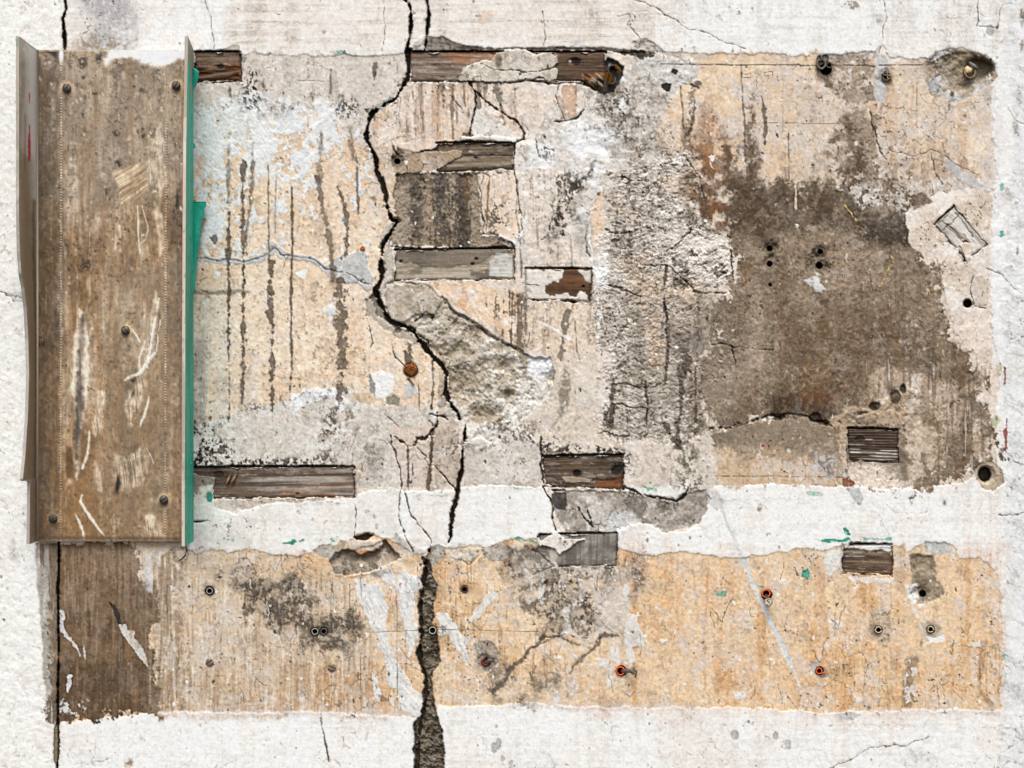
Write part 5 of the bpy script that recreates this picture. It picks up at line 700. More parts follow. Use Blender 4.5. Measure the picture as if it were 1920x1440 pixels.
# ------------------------------------------------------------------ TIMBERS let into the wall
def wood(F, base, dark, light, seed, streak=None, grain=2.2, length=110, relief=1.0):
    g = F.fbm(length, grain*1.6, 100+seed, 4, .75); g2 = F.fbm(length*.4, grain*3, 200+seed, 3); n = F.fbm(6, 4, 300+seed, 3); b = F.fbm(60, 14, 400+seed, 4)
    F.col[:] = lin(base); A = F.full
    F.paint(A(F.th(-g+.3*n, .25, .5)), dark, .75); F.paint(A(F.th(g+.3*b, .7, .4)), light, .6)
    if streak: F.paint(A(F.th(b+.4*g2, .25, .35)), streak, .8)
    F.h += relief*(.7*g+.4*g2+.25*n)
    ck = F.th(-F.fbm(length*.9, grain*2.2, 500+seed, 3), 1.35, .12); F.paint(A(ck), tuple(int(x*.45) for x in base), .8); F.up(A(ck), -2.2*relief)
    dry = F.fbm(30, 5, 600+seed, 5, .8); F.paint(A(F.th(dry+.3*n, .65, .3)), (176, 165, 151), .5*(seed not in (8, 5))); F.paint(A(F.th(F.fbm(3, 2.6, 700+seed, 2), 1.5, .2)), (196, 188, 178), .5)
    F.gn = n; F.gg = g; F.gb = b
def knot(F, x, y, rx, ry, c=(52, 34, 22), d=-3):
    X, Y = np.meshgrid(F.x, F.y); r = np.hypot((X-x)/rx, (Y-y)/ry)
    ring_ = .5+.5*np.sin(r*9+2*F.rn); m = sstep(2.6, .9, r)
    F.col *= (1-.38*m*ring_)[..., None]; F.h += m*(ring_-.3)*.8
    k = F.B(x, y, rx, ry, .3, .3); F.paint(k, c, .9); F.up(k, d)
def timber(key, seed, build, z, label, depth=-25, mat=None):
    q = np.array(TIMBERS[key], f4).reshape(-1, 2)
    wl = np.hypot(*(q[1]-q[0]))
    if key == 'j': q = q[[1, 0, 3, 2]]; q = q[[0, 3, 2, 1]]; 
    if key == 'k': q = np.array([[1012, 1003], [1157, 1000], [1155, 1061], [1014, 1063]], f4)
    ax0, ay0 = (q[:, 0].min(), q[:, 1].min()) if key != 'j' else (0, 0)
    w_, h_ = (q[:, 0].max()-ax0, q[:, 1].max()-ay0) if key != 'j' else (np.hypot(*(q[1]-q[0])), np.hypot(*(q[3]-q[0])))
    F = Field(ax0, ay0, ax0+w_, ay0+h_, 1.3, seed); build(F); F.col *= (1+.12*F.fbm(3, 3, 9, 2))[..., None]; np.clip(F.col, .01, .86, out=F.col)
    F.h += z+.02*0
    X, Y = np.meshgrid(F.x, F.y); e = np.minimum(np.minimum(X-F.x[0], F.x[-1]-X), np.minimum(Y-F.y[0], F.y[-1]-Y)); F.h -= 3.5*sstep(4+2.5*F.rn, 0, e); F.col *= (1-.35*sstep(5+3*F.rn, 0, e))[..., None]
    def fn(X, Y, h):
        u = (X-F.x[0])/(F.x[-1]-F.x[0]); v = (Y-F.y[0])/(F.y[-1]-F.y[0])
        jx = 0.9*np.sin(Y*.31+seed)*.5; 
        PX = (1-v)*((1-u)*q[0, 0]+u*q[1, 0])+v*((1-u)*q[3, 0]+u*q[2, 0]); PY = (1-v)*((1-u)*q[0, 1]+u*q[1, 1])+v*((1-u)*q[3, 1]+u*q[2, 1])
        return wp(PX, PY, h)
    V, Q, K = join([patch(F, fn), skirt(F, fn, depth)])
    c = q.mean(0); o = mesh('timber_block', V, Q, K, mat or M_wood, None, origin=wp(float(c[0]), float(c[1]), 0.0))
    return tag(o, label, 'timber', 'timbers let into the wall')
def b_a(F):
    wood(F, (112, 92, 74), (72, 56, 44), (150, 136, 120), 1, (124, 84, 58)); X, Y = np.meshgrid(F.x, F.y)
    F.h -= 0*X; k = F.P([366, 122, 400, 124, 452, 130, 452, 154, 366, 156], 3, 2); F.paint(k, (70, 44, 26), .9); F.up(k, -5); F.up((k[0], k[1]*F.fbm(50, 7, 77, 3)[k[0]]), 4)
    F.paint(k, (40, 24, 14), .8, cut=F.th(F.fbm(50, 7, 77, 3), -.3, .4)*-1+1); F.paint(k, (124, 104, 84), .6, cut=F.th(F.fbm(50, 7, 77, 3), .7, .3)); F.paint(k, (120, 66, 26), .6, cut=F.th(F.gb, .5, .3)); knot(F, 414, 126, 7, 5)
def b_b(F):
    wood(F, (130, 112, 98), (84, 70, 60), (184, 172, 160), 2, (150, 108, 80)); k = F.P([1045, 90, 1140, 90, 1140, 160, 1045, 160], 6, 8); F.paint(k, (86, 64, 46), .85, cut=F.th(F.gg, -.8, .6)); F.paint(k, (46, 34, 26), .6, cut=F.th(-F.gg, .5, .4))
    k = F.P([1110, 100, 1140, 98, 1140, 160, 1115, 160, 1118, 130], 4, 6); F.paint(k, (176, 104, 38), .8, cut=F.th(F.fbm(20, 4, 5, 3), .1, .4)); knot(F, 1078, 116, 11, 6, (30, 20, 14)); knot(F, 1070, 120, 6, 3, (120, 66, 30), -1)
    k = F.P([1092, 138, 1104, 148, 1116, 160, 1092, 158], 2, 3); F.paint(k, (160, 146, 128), .7, cut=F.th(F.gn, -.3, .4)); k = F.B(1070, 115, 2.5); F.paint(k, (220, 220, 220), .9)
def b_c(F):
    wood(F, (124, 107, 88), (70, 58, 48), (164, 148, 128), 3, relief=.9); F.paint(F.full(F.th(F.fbm(14, 9, 8, 4), .6, .3)), (66, 58, 50), .7); F.paint(F.full(F.th(F.fbm(20, 9, 18, 4), 1.1, .2)), (204, 194, 178), .7); k = F.L([860, 292, 965, 294], 1.6, .8, 1.5); F.paint(k, (50, 42, 34)); F.up(k, -2); k = F.B(892, 297, 4, 2.5); F.paint(k, (40, 32, 26)); F.up(k, -3)
def b_d(F):
    wood(F, (172, 158, 138), (128, 114, 98), (196, 184, 164), 4, relief=.5); k = F.P([741, 466, 965, 466, 925, 480, 900, 495, 850, 500, 800, 500, 760, 488, 741, 484], 4, 1.2); F.paint(k, (122, 111, 97), .95, v=.08); F.paint(k, (90, 80, 70), .5, cut=F.th(F.gb, .3, .4)); F.up(k, 1)
    for q, c in (([880, 505, 925, 505, 930, 526, 882, 524], (82, 72, 62)), ([780, 500, 795, 498, 790, 514, 760, 515, 765, 508], (110, 98, 84)), ([930, 474, 962, 476, 960, 520, 922, 515, 915, 490], (206, 204, 200))): k = F.P(q, 3, 1.5); F.paint(k, c, .8, cut=F.th(F.gn, -.8, .5))
    for x, y in ((752, 489), (893, 485), (886, 495)): k = F.B(x, y, 4, 3); F.paint(k, (44, 34, 28)); F.up(k, -3)
def b_e(F):
    wood(F, (98, 68, 44), (62, 42, 28), (124, 86, 54), 5, relief=.4); k = F.P([985, 504, 1055, 504, 1046, 527, 1022, 535, 1020, 548, 1030, 560, 1060, 555, 1080, 558, 1085, 545, 1100, 545, 1103, 566, 985, 566], 4, .8, 2, 2); F.paint(k, (222, 214, 203), .96, v=.05); F.paint(k, (120, 106, 92), .7, cut=F.th(F.fbm(9, 7, 44, 4, .8), 1.0, .2)); F.up(k, 1.2); k = F.P([1078, 504, 1110, 504, 1110, 530, 1098, 525, 1086, 512], 3, 1); F.paint(k, (214, 206, 194), .9); F.up(k, 1)
    k = F.P([985, 530, 1025, 535, 1025, 566, 985, 566], 4, 3); F.paint(k, (120, 84, 58), .7, cut=F.th(F.fbm(7, 5, 6, 3), .9, .2)); F.paint(k, (120, 110, 98), .5, cut=F.th(F.gn, .5, .4)); k = F.B(1094, 537, 3, 2.5); F.paint(k, (24, 18, 14)); F.up(k, -5); k = F.L([985, 534, 1010, 537], 1.5, .8, 2); F.paint(k, (50, 40, 32)); F.up(k, -2)
def b_f(F):
    wood(F, (110, 92, 79), (66, 54, 46), (168, 158, 148), 6, (126, 84, 56), 2.6, 150); k = F.P([480, 890, 650, 880, 655, 920, 560, 925, 470, 910], 6, 10); F.paint(k, (168, 158, 148), .7, cut=F.th(F.gg+.3*F.gn, .1, .4)); k = F.P([345, 877, 440, 880, 430, 905, 345, 905], 5, 8); F.paint(k, (66, 52, 44), .75, cut=F.th(F.gg, -.6, .5)); knot(F, 410, 888, 12, 7, (48, 34, 26)); k = F.B(558, 927, 3, 2); F.paint(k, (50, 36, 28)); F.up(k, -2)
def b_g(F):
    wood(F, (94, 78, 64), (54, 43, 35), (136, 126, 116), 7, (100, 74, 52), 2.8, 120, 1.2); F.paint(F.full(F.th(F.fbm(4, 3, 4, 3), 1.5, .15)), (196, 190, 182), .7); k = F.P([1118, 900, 1150, 898, 1168, 890, 1168, 918, 1112, 916], 3, 2); F.paint(k, (116, 72, 40), .85); F.up(k, -2); knot(F, 1080, 889, 8, 6, (28, 20, 15), -5); knot(F, 1158, 882, 10, 10, (26, 22, 19), -6)
    k = F.P([1054, 898, 1075, 896, 1110, 899, 1108, 910, 1060, 908], 2, 1.2); F.paint(k, (168, 152, 132), .9, v=.1); F.up(k, 3)
def b_h(F):
    wood(F, (92, 74, 60), (58, 46, 37), (112, 94, 78), 8, relief=.4); X, Y = np.meshgrid(F.x, F.y); s_ = np.sin((Y+.03*X+2.0*F.fbm(80, 14, 6, 2))*2*math.pi/5.2); F.h += .9*s_; F.paint(F.full(F.th(-s_, .2, .4)), (48, 37, 30), .7); F.paint(F.full(F.th(-s_+.9*F.fbm(36, 5, 16, 3)+.02*(Y-838), 1.0, .2)), (214, 208, 200), .9); knot(F, 1612, 824, 8, 5, (58, 44, 32))
def b_i(F):
    wood(F, (104, 82, 64), (58, 44, 34), (136, 116, 96), 9, None, 2.4, 70, 1.2); k = F.P([1600, 1018, 1676, 1018, 1676, 1033, 1650, 1030, 1630, 1034, 1612, 1029, 1600, 1028], 3, 1); F.paint(k, (224, 221, 215), .95); F.up(k, 1.2); X, Y = np.meshgrid(F.x, F.y); F.paint(F.full(F.th(F.fbm(34, 3, 19, 3)+.012*(1620-X)+.01*(1050-Y), .9, .2)), (204, 196, 186), .85)
def b_j(F):
    wood(F, (206, 199, 189), (150, 140, 128), (226, 222, 214), 10, None, 3, 80, .7); L_ = F.x[-1]-F.x[0]; H2 = F.y[-1]
    for q in ([6, H2*.35, L_*.8, H2*.4], [L_*.2, H2*.3, L_*.75, H2*.32], [L_*.1, H2*.82, L_*.7, H2*.78], [L_*.22, 2, L_*.2, H2-3]): k = F.L(q, 1.6, .8, 3); F.paint(k, (66, 56, 46), .9); F.up(k, -2)
    F.paint(F.full(F.th(F.fbm(26, 5, 23, 4), .9, .2)), (120, 104, 88), .7); k = F.B(L_*.72, H2*.42, 5, 4); F.paint(k, (26, 20, 16)); F.up(k, -6)
def b_k(F):
    wood(F, (142, 135, 125), (104, 97, 90), (170, 163, 152), 11, None, 6, 20, .4); v = F.fbm(5, 60, 7, 4); F.paint(F.full(F.th(v, .1, .5)), (84, 78, 73), .7); F.paint(F.full(F.th(F.fbm(12, 30, 31, 4), .9, .25)), (196, 186, 172), .7); F.paint(F.full(F.th(-v+.4*F.gb, .8, .3)), (190, 184, 175), .6)
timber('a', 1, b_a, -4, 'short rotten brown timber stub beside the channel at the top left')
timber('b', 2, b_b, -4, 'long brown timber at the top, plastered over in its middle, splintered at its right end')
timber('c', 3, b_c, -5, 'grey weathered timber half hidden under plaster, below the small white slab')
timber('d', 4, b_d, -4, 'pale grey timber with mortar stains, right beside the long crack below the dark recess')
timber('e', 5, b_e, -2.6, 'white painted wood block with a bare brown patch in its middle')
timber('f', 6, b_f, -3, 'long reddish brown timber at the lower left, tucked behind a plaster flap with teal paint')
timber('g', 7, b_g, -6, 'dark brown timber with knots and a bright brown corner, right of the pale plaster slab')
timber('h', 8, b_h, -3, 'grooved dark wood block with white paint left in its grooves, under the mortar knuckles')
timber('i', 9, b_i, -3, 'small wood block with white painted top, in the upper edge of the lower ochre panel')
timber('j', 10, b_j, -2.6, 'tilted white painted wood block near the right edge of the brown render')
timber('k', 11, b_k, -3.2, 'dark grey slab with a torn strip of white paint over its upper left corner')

# ------------------------------------------------------------------ small solids
def tube(path, r, seg=10, cap=True):
    """round bar along a list of points in wall pixels (X, Y, h)"""
    P_ = [np.array(wp(*map(float, p))) for p in path]; R_ = r if isinstance(r, (list, tuple)) else [r]*len(P_); V = []; Q = []
    for i, p in enumerate(P_):
        d = P_[min(i+1, len(P_)-1)]-P_[max(i-1, 0)]; d = d/np.linalg.norm(d)
        a = np.cross(d, (0, 0, 1)); a = np.cross(d, (1, 0, 0)) if np.linalg.norm(a) < .2 else a; a /= np.linalg.norm(a); b = np.cross(d, a)
        V += [p+R_[i]*S*(math.cos(t)*a+math.sin(t)*b) for t in np.arange(seg)*2*math.pi/seg]
    for i in range(len(P_)-1): Q += [(i*seg+k, i*seg+(k+1) % seg, (i+1)*seg+(k+1) % seg, (i+1)*seg+k) for k in range(seg)]
    if cap:
        for b0 in (0, (len(P_)-1)*seg):
            c = len(V); V.append(P_[0] if b0 == 0 else P_[-1]); Q += [(b0+k, b0+(k+1) % seg, c, -1) for k in range(seg)]
    return np.array(V), np.array(Q)
def polar(x, y, prof, seg=28, tilt=(0, 0), wob=0, seed=0, gap=None, slot=None):
    """turned shape: prof = [(radius, height)...] in wall pixels about (x, y); gap = (a0, a1) leaves an opening"""
    r = np.random.RandomState(seed); V = []; Q = []; a = np.arange(seg)*2*math.pi/seg; wv = 1+wob*(np.sin(a*3+seed)+.7*np.sin(a*5+2*seed)+.6*r.uniform(-1, 1, seg))/2
    for (R_, h) in prof:
        for t, w_ in zip(a, wv):
            ux, uy = R_*math.cos(t)*w_, R_*math.sin(t)*w_; hh = h+tilt[0]*ux+tilt[1]*uy
            if slot is not None:
                s_, c_ = math.sin(slot), math.cos(slot)
                if abs(ux*s_-uy*c_) < prof[0][0]*.13 and h > 0: hh -= 2.2
            V.append(wp(x+ux, y+uy, hh))
    for i in range(len(prof)-1):
        for k in range(seg):
            if gap and gap[0] < a[k] < gap[1]: continue
            Q.append((i*seg+k, (i+1)*seg+k, (i+1)*seg+(k+1) % seg, i*seg+(k+1) % seg))
    return np.array(V), np.array(Q)
def noisy(V, c, amt=.15, seed=0, c2=None):
    r = np.random.RandomState(seed); k = np.tile(lin(c), (len(V), 1)); n = r.uniform(-1, 1, (len(V), 1)).astype(f4)
    if c2 is not None: k = k+(lin(c2)-k)*(r.uniform(0, 1, (len(V), 1)) > .55)
    return np.clip(k*(1+amt*n), .01, .85)
def solid(name, parts, mat, x, y, label=None, cat=None, group=None, parent=None, seed=0, h=0.0, smooth=True):
    V, Q, K = join([(v, q, noisy(v, c, .15, seed+i, c2)) for i, (v, q, c, c2) in enumerate(parts)])
    o = mesh(name, V, Q, K, mat, parent, origin=None if parent else wp(float(x), float(y), float(h)), smooth=smooth)
    if label: tag(o, label, cat, group)
    return o
DOME = lambda r, h, z: [(r, z-5), (r, z), (r*.96, z+h*.45), (r*.8, z+h*.8), (r*.62, z+h*.93), (r*.45, z+h), (r*.3, z+h*1.03), (r*.15, z+h*1.04), (.01, z+h*1.05)]

# ------------------------------------------------------------------ THE CHANNEL: a sawn off box section screwed to the wall
chan = empty('wall_channel', wp(209.0, 1015.0, 12.0))
tag(chan, 'tall grime stained open channel with raised side flanges screwed to the left of the wall', 'channel')
cl = Vector(wp(209.0, 1015.0, 12.0))
def child(o):
    o.parent = chan; o.location = o.location-cl if o.location.length > 0 else -cl; return o
def paint_board(F):
    P, L, B, paint, up, th = F.P, F.L, F.B, F.paint, F.up, F.th; A = F.full; X, Y = np.meshgrid(F.x, F.y)
    n3 = F.fbm(3, 3.5, 1, 2, .8); n6 = F.fbm(6, 7, 2, 3); n12 = F.fbm(12, 16, 3, 4); n40 = F.fbm(34, 60, 4, 4); vs = F.fbm(5, 70, 5, 4); vs2 = F.fbm(16, 200, 6, 4); mold = F.fbm(6, 7, 7, 4, .8)
    F.col[:] = lin((166, 147, 124)); F.h += .25*n12+.2*n6
    paint(A(th(n40+.4*n6, .0, .5)), (128, 108, 86), .7); paint(A(th(-n40+.4*n12, .5, .4)), (186, 172, 154), .6)
    paint(A(th(vs2+.5*vs+.002*(Y-600), .35, .4)), (160, 122, 78), .65); paint(A(th(vs+.5*n12, .8, .4)), (112, 90, 68), .55); paint(A(th(-vs-.4*n40, 1.0, .3)), (196, 186, 172), .55)
    for q, c, a in (([68, 93, 118, 93, 112, 1015, 68, 1015], (116, 102, 88), .55), ([312, 240, 350, 240, 350, 1015, 316, 1015], (130, 112, 94), .5), ([68, 93, 350, 93, 350, 330, 68, 330], (168, 152, 134), .35), ([125, 480, 190, 470, 185, 700, 150, 760, 125, 640], (146, 112, 76), .5), ([195, 560, 260, 540, 240, 700, 200, 720], (160, 148, 128), .5), ([120, 930, 240, 930, 240, 1010, 120, 1010], (150, 118, 84), .5), ([260, 820, 320, 820, 310, 950, 250, 940], (150, 138, 120), .6), ([120, 850, 165, 850, 170, 930, 120, 940], (150, 112, 70), .6), ([185, 240, 240, 300, 230, 340, 190, 330], (168, 160, 154), .5)):
        paint(P(q, 8, 22), c, a)
    paint(A(th(mold+.35*n40+.0012*(420-Y), 1.0, .25)), (66, 54, 44), .7); paint(A(th(mold*.7+n3*.5-.0015*(Y-300), 1.05, .2)), (80, 66, 52), .6); paint(A(th(n3-.4*n6+.001*(300-Y), 1.2, .25)), (212, 202, 188), .6)
    fg = F.fbm(2.8, 55, 53, 3, .8); F.col *= (1+.16*fg)[..., None]; F.h += .25*fg; paint(A(th(fg+.5*n12+.4*n40, 1.1, .3)), (92, 76, 60), .6); paint(A(th(-fg+.4*n12, 1.2, .3)), (206, 194, 174), .5); X0_ = th(n3*.8+.6*n6+.3*n12+.0016*(330-Y), .8, .3); paint(A(X0_), (80, 67, 55), .65)
    br = F.fbm(9, 130, 51, 4, .7); b2 = F.fbm(26, 60, 52, 4, .7)
    paint(A(th(br+.6*n12+.0016*(Y-480), .15, .5)), (154, 120, 80), .6); paint(A(th(b2*.6+.6*n6+.4*n3, .7, .4)), (104, 84, 64), .5); paint(A(th(-b2*.4+.6*vs+.4*n6, .6, .5)), (186, 172, 152), .5); paint(A(th(.7*br-.5*b2+.3*n6, .9, .4)), (128, 96, 60), .5); paint(A(th(F.fbm(2.6, 3, 54, 2, .9)+.4*n12, 1.0, .2)), (84, 68, 54), .6); paint(A(th(-F.fbm(2.6, 3, 54, 2, .9)+.3*n12, 1.6, .2)), (206, 194, 176), .3)
    paint(P([68, 93, 352, 93, 352, 300, 250, 380, 150, 420, 68, 300], 8, 40), (150, 139, 126), .4); paint(P([190, 520, 345, 480, 345, 1000, 200, 1000], 8, 30), (148, 136, 120), .35)
    m = P([70, 93, 112, 93, 112, 1010, 70, 1010], 4, 8); paint(m, (98, 84, 70), .45, cut=th(n6+.4*n12, -.2, .5))
    # white overspray along the top
    m = P([180, 90, 352, 90, 352, 110, 330, 112, 300, 122, 270, 118, 255, 104, 215, 106, 200, 120, 185, 108], 4, 7); paint(m, (212, 211, 212), .9, cut=th(n12, -1, .6)); m = B(285, 104, 34, 9, .3, .5); paint(m, (228, 228, 230), .9); m = B(115, 104, 3.5, 14, .2, .5); paint(m, (220, 220, 220), .9); m = P([68, 92, 110, 92, 104, 108, 94, 100], 2, 2); paint(m, (64, 52, 42), .8)
    # rubbed swirls and lifted film
    ox, oy = F.wx, F.wy; F.wx = F.wx*.2; F.wy = F.wy*.2; sw = F.rot(-.6, 90, 2.4, 31, 3, .8); F.wx, F.wy = ox, oy; m = P([210, 322, 275, 302, 276, 350, 265, 372, 225, 392, 222, 345], 3, 3); paint(m, (182, 160, 132), .7); paint(m, (132, 106, 78), .6, cut=th(sw, .2, .5)); paint(m, (204, 190, 170), .5, cut=th(-sw, .5, .4))
    F.wx = F.wx*.25; F.wy = F.wy*.25; fw = F.rot(1.45, 120, 3.2, 32, 3, .8)
    for q in ([292, 240, 300, 232, 308, 250, 306, 350, 300, 390, 310, 450, 300, 480, 288, 420, 292, 370, 278, 330, 280, 280], [262, 700, 275, 720, 260, 760, 245, 800, 230, 760], [292, 545, 297, 560, 286, 660, 268, 700, 272, 650], [236, 860, 268, 832, 270, 900, 245, 922, 215, 920, 214, 850], [178, 785, 190, 780, 190, 800, 178, 825, 173, 812], [184, 730, 200, 735, 188, 780, 182, 770], [270, 965, 286, 960, 312, 1010, 268, 1010], [128, 900, 137, 890, 132, 912, 124, 916], [175, 865, 190, 885, 188, 920, 178, 900]):
        m = P(q, 3, 4, warp=2); paint(m, (196, 185, 168), .62, cut=th(fw*.8+.4*n6, -.5, .8)); paint(m, (112, 92, 72), .6, cut=th(fw, .7, .4)); up(m, .8, cut=th(fw, 0, .4)*1)
    m = B(250, 1210-340, 20, 34, .4, .4, .5); paint(m, (100, 86, 72), .4, cut=th(fw, .2, .3)); m = B(221, 905, 6, 16, .4, .4, .1); paint(m, (42, 36, 32), .85, cut=th(vs, -.3, .3))
    # bare grey streak low left
    m = P([148, 580, 160, 588, 166, 640, 166, 700, 158, 770, 152, 830, 144, 900, 138, 890, 140, 800, 134, 720, 138, 660], 3, 3); paint(m, (190, 183, 174), .8, cut=th(n12+vs, -1.2, .8)); m = L([156, 590, 5, 152, 640, 10, 150, 700, 10, 148, 760, 16, 146, 820, 12, 140, 880, 4], None, 5, 3); paint(m, (84, 73, 64), .8, cut=th(vs+n12*.5, -.9, .7))
    m = L([158, 800, 10, 152, 850, 16, 150, 890, 8], None, 6, 3); paint(m, (132, 100, 68), .6); m = P([122, 835, 135, 838, 140, 900, 126, 895], 2, 3); paint(m, (124, 86, 50), .7)
    # scratches
    for q, wd in (([154, 928, 1, 151, 940, 6, 158, 952, 5, 168, 968, 6, 180, 986, 6, 195, 1004, 2], None), ([142, 963, 1, 148, 978, 5, 156, 1000, 4, 158, 1012, 1], None), ([272, 640, 2, 262, 670, 3, 262, 700, 2], None), ([258, 385, 2, 259, 430, 3, 262, 475, 2], None), ([266, 385, 1, 278, 430, 1.4, 272, 450, 1.4, 258, 462, 1], None), ([298, 560, 3, 284, 640, 5, 276, 690, 3], None), ([280, 745, 2, 270, 780, 5, 262, 800, 2], None), ([275, 840, 1, 285, 860, 2, 288, 870, 1], None), ([300, 600, 3, 292, 660, 5, 262, 700, 7, 235, 712, 4], None), ([168, 808, 2, 165, 850, 4, 155, 878, 5], None), ([250, 620, 2, 262, 640, 4], None)):
        m = L(q, wd, .9, 2); paint(m, (206, 201, 194), .7, cut=th(n12+n6*.5, -.9, .5)); up(m, .7)
    m = L([300, 590, 2, 291, 660, 3], None, 1, 2); paint(m, (96, 74, 54), .7)
    for x, y, rx, ry in ((155, 95+50, 3, 3), (185, 112, 6, 14), (180, 175, 7, 3), (155, 118, 8, 10), (265, 168, 5, 5), (252, 163, 4, 3), (265, 248, 6, 12), (219, 308, 7, 8), (218, 250, 5, 4), (332, 375, 3, 12), (326, 405, 2, 9), (200, 360, 3, 8), (250, 710, 4, 6), (250, 738, 4, 8), (160, 490, 12, 14), (155, 215, 3, 8), (128, 275, 2, 8), (78, 640, 5, 8)):
        m = B(x, y, rx, ry, .6, .5); paint(m, (52, 42, 34), .75, cut=th(n3+.4*n6, -.3, .4))
    # rows of little perforations beside the bends
    for x0, y0, y1 in ((114, 110, 1010), (310, 225, 1010)):
        m = L([x0+1, y0, x0-.5, y1], 2.2, .6, .3); d = sstep(-.3, .5, np.sin(Y*2*math.pi/5.2)); paint(m, (212, 202, 188), .55, cut=d*th(n12, -.8, .6)); paint((m[0], m[1]*(1-d[m[0]])), (108, 92, 76), .5); up((m[0], m[1]*d[m[0]]), .5)
    for x, y in ((125, 165), (330, 160), (235, 619), (99, 972), (307, 937)): m = B(x+1, y+1, 12, 13, .3, .4); paint(m, (196, 172, 140), .5); m = B(x, y+8, 8, 8, .3, .5); paint(m, (90, 74, 58), .5)
    m = L([70, 1008, 346, 1010], 6, 3, 1); paint(m, (110, 96, 80), .7); m = L([72, 95, 346, 96], 1.6, .6, .3); paint(m, (196, 176, 150), .8)
    F.col *= (1+.13*n3+.08*n6+.06*n12)[..., None]; mn = F.col.mean((0, 1)); lm = np.maximum(F.col.mean(2), .01); F.col *= (.97*(lm/mn.mean())**.85)[..., None]; F.col *= np.array([1.03, .985, .915], f4); np.clip(F.col, .012, .8, out=F.col)
FB = Field(68, 93.5, 352, 1014.5, 1.7, 21); paint_board(FB); FB.h += 12
V, Q, K = join([patch(FB, wp), skirt(FB, wp, 7.0)]); child(mesh('back_panel', V, Q, K, M_board))
def interp(y, pts): return np.interp(y, [p[0] for p in pts], [p[1] for p in pts])
# left flange: depth profile follows the sawn and torn edge
LD = [(93, 108), (420, 108), (482, 104), (500, 100), (520, 97), (545, 84), (580, 73), (640, 64), (700, 60), (780, 66), (850, 78), (893, 90), (896, 86), (898.5, 55), (950, 56), (1014.5, 58)]
def flange(x_in, x_out, depth, lean, seed, cin, cout, cedge, name, painter=None, label=None):
    """x_in, x_out: faces at the foot; depth(y); lean: sideways shift at the tip in wall pixels"""
    U = 44; Fi = Field(0, 93.5, U, 1014.5, 1.7, seed); Fo = Field(0, 93.5, U, 1014.5, 1.7, seed+1); Fe = Field(0, 93.5, 6, 1014.5, 1.5, seed+2)
    def xyz(xb, u, Y):
        d = depth(Y); t = u; h = 11*(1-t)+d*t; x = xb+lean(Y)*t; k = 1-12*S/D          # straight flange: world x stays put
        return (x-960)*S*k, -h*S, (720-Y)*S*k
    for F_, c in ((Fi, cin), (Fo, cout), (Fe, cedge)):
        v = F_.fbm(8, 90, 3, 4); n = F_.fbm(4, 5, 4, 3); F_.col[:] = lin(c); F_.paint(F_.full(F_.th(v+.4*n, .4, .5)), tuple(int(q*.72) for q in c), .6); F_.paint(F_.full(F_.th(n, 1.1, .3)), tuple(int(q*.6) for q in c), .5); F_.paint(F_.full(F_.th(-v, .9, .3)), tuple(min(235, int(q*1.18)) for q in c), .5)
    if painter: painter(Fi, Fo, Fe)
    sgn = 1 if x_in > x_out else -1
    ps = [patch(Fi, lambda X, Y, h: xyz(x_in, X/U, Y)), patch(Fo, lambda X, Y, h: xyz(x_out, X/U, Y)), patch(Fe, lambda X, Y, h: xyz(x_out+(x_in-x_out)*X/6, 1+0*X, Y))]
    for Yc in (93.5, 1014.5):
        u = np.linspace(0, 1, 12); a = np.stack(xyz(x_in, u, Yc+0*u), -1); b = np.stack(xyz(x_out, u, Yc+0*u), -1); r = np.arange(11); ps.append((np.concatenate([a, b]), np.stack([r, r+1, r+13, r+12], -1), np.tile(lin(cedge)*.8, (24, 1))))
    V, Q, K = join(ps); o = child(mesh(name, V, Q, np.clip(K, .01, .8), M_board))
    if label: o['label'] = label
    return o
def pl(Fi, Fo, Fe):
    v = Fi.fbm(5, 60, 8, 4)
    Fi.paint(Fi.P([0, 93, 26, 93, 20, 360, 0, 400], 2, 10), (232, 230, 226), .9); Fi.paint(Fi.P([14, 300, 46, 300, 46, 1015, -2, 1015, -2, 500, 8, 420], 3, 16), (142, 120, 92), .85); Fi.paint(Fi.L([3, 93, 3, 1015], 3, 1, .5), (206, 194, 178), .8)
    Fi.paint(Fi.L([9, 380, 9, 1015], 9, 4, 1), (92, 74, 56), .7)
    for q in ([20, 185, 3, 20, 202, 2], [20, 244, 4, 20, 275, 7, 20, 307, 5]): Fi.paint(Fi.L(q, None, .9, .3), (190, 22, 84), .95)
    Fi.paint(Fi.L([30, 230, 30, 330], 4, 3, 1), (110, 96, 80), .6); Fi.paint(Fi.P([2, 93, 46, 93, 46, 98, 2, 98], 1, 1), (190, 180, 168), .7)
    Fi.paint(Fi.L([24, 118, 3, 30, 108, 2, 36, 112, 1], None, 1, 2), (236, 234, 230), .9); Fo.paint(Fo.P([36, 93, 44, 93, 44, 112, 36, 112], 1, 1), (12, 158, 138), .9); Fe.paint(Fe.P([0, 98, 4, 98, 4, 112, 0, 112], 1, 1), (30, 160, 140), .9)
    Fe.paint(Fe.P([-1, 93, 7, 93, 7, 300, -1, 300], 1, 2), (150, 136, 118), .5); Fe.paint(Fe.P([-1, 700, 7, 700, 7, 1015, -1, 1015], 1, 4), (166, 158, 152), .8)
flange(70, 64.5, lambda y: interp(y, LD), lambda y: 2.5+0*y, 31, (196, 186, 172), (190, 184, 176), (196, 186, 172), 'flange', pl, 'left flange with a torn outer edge')
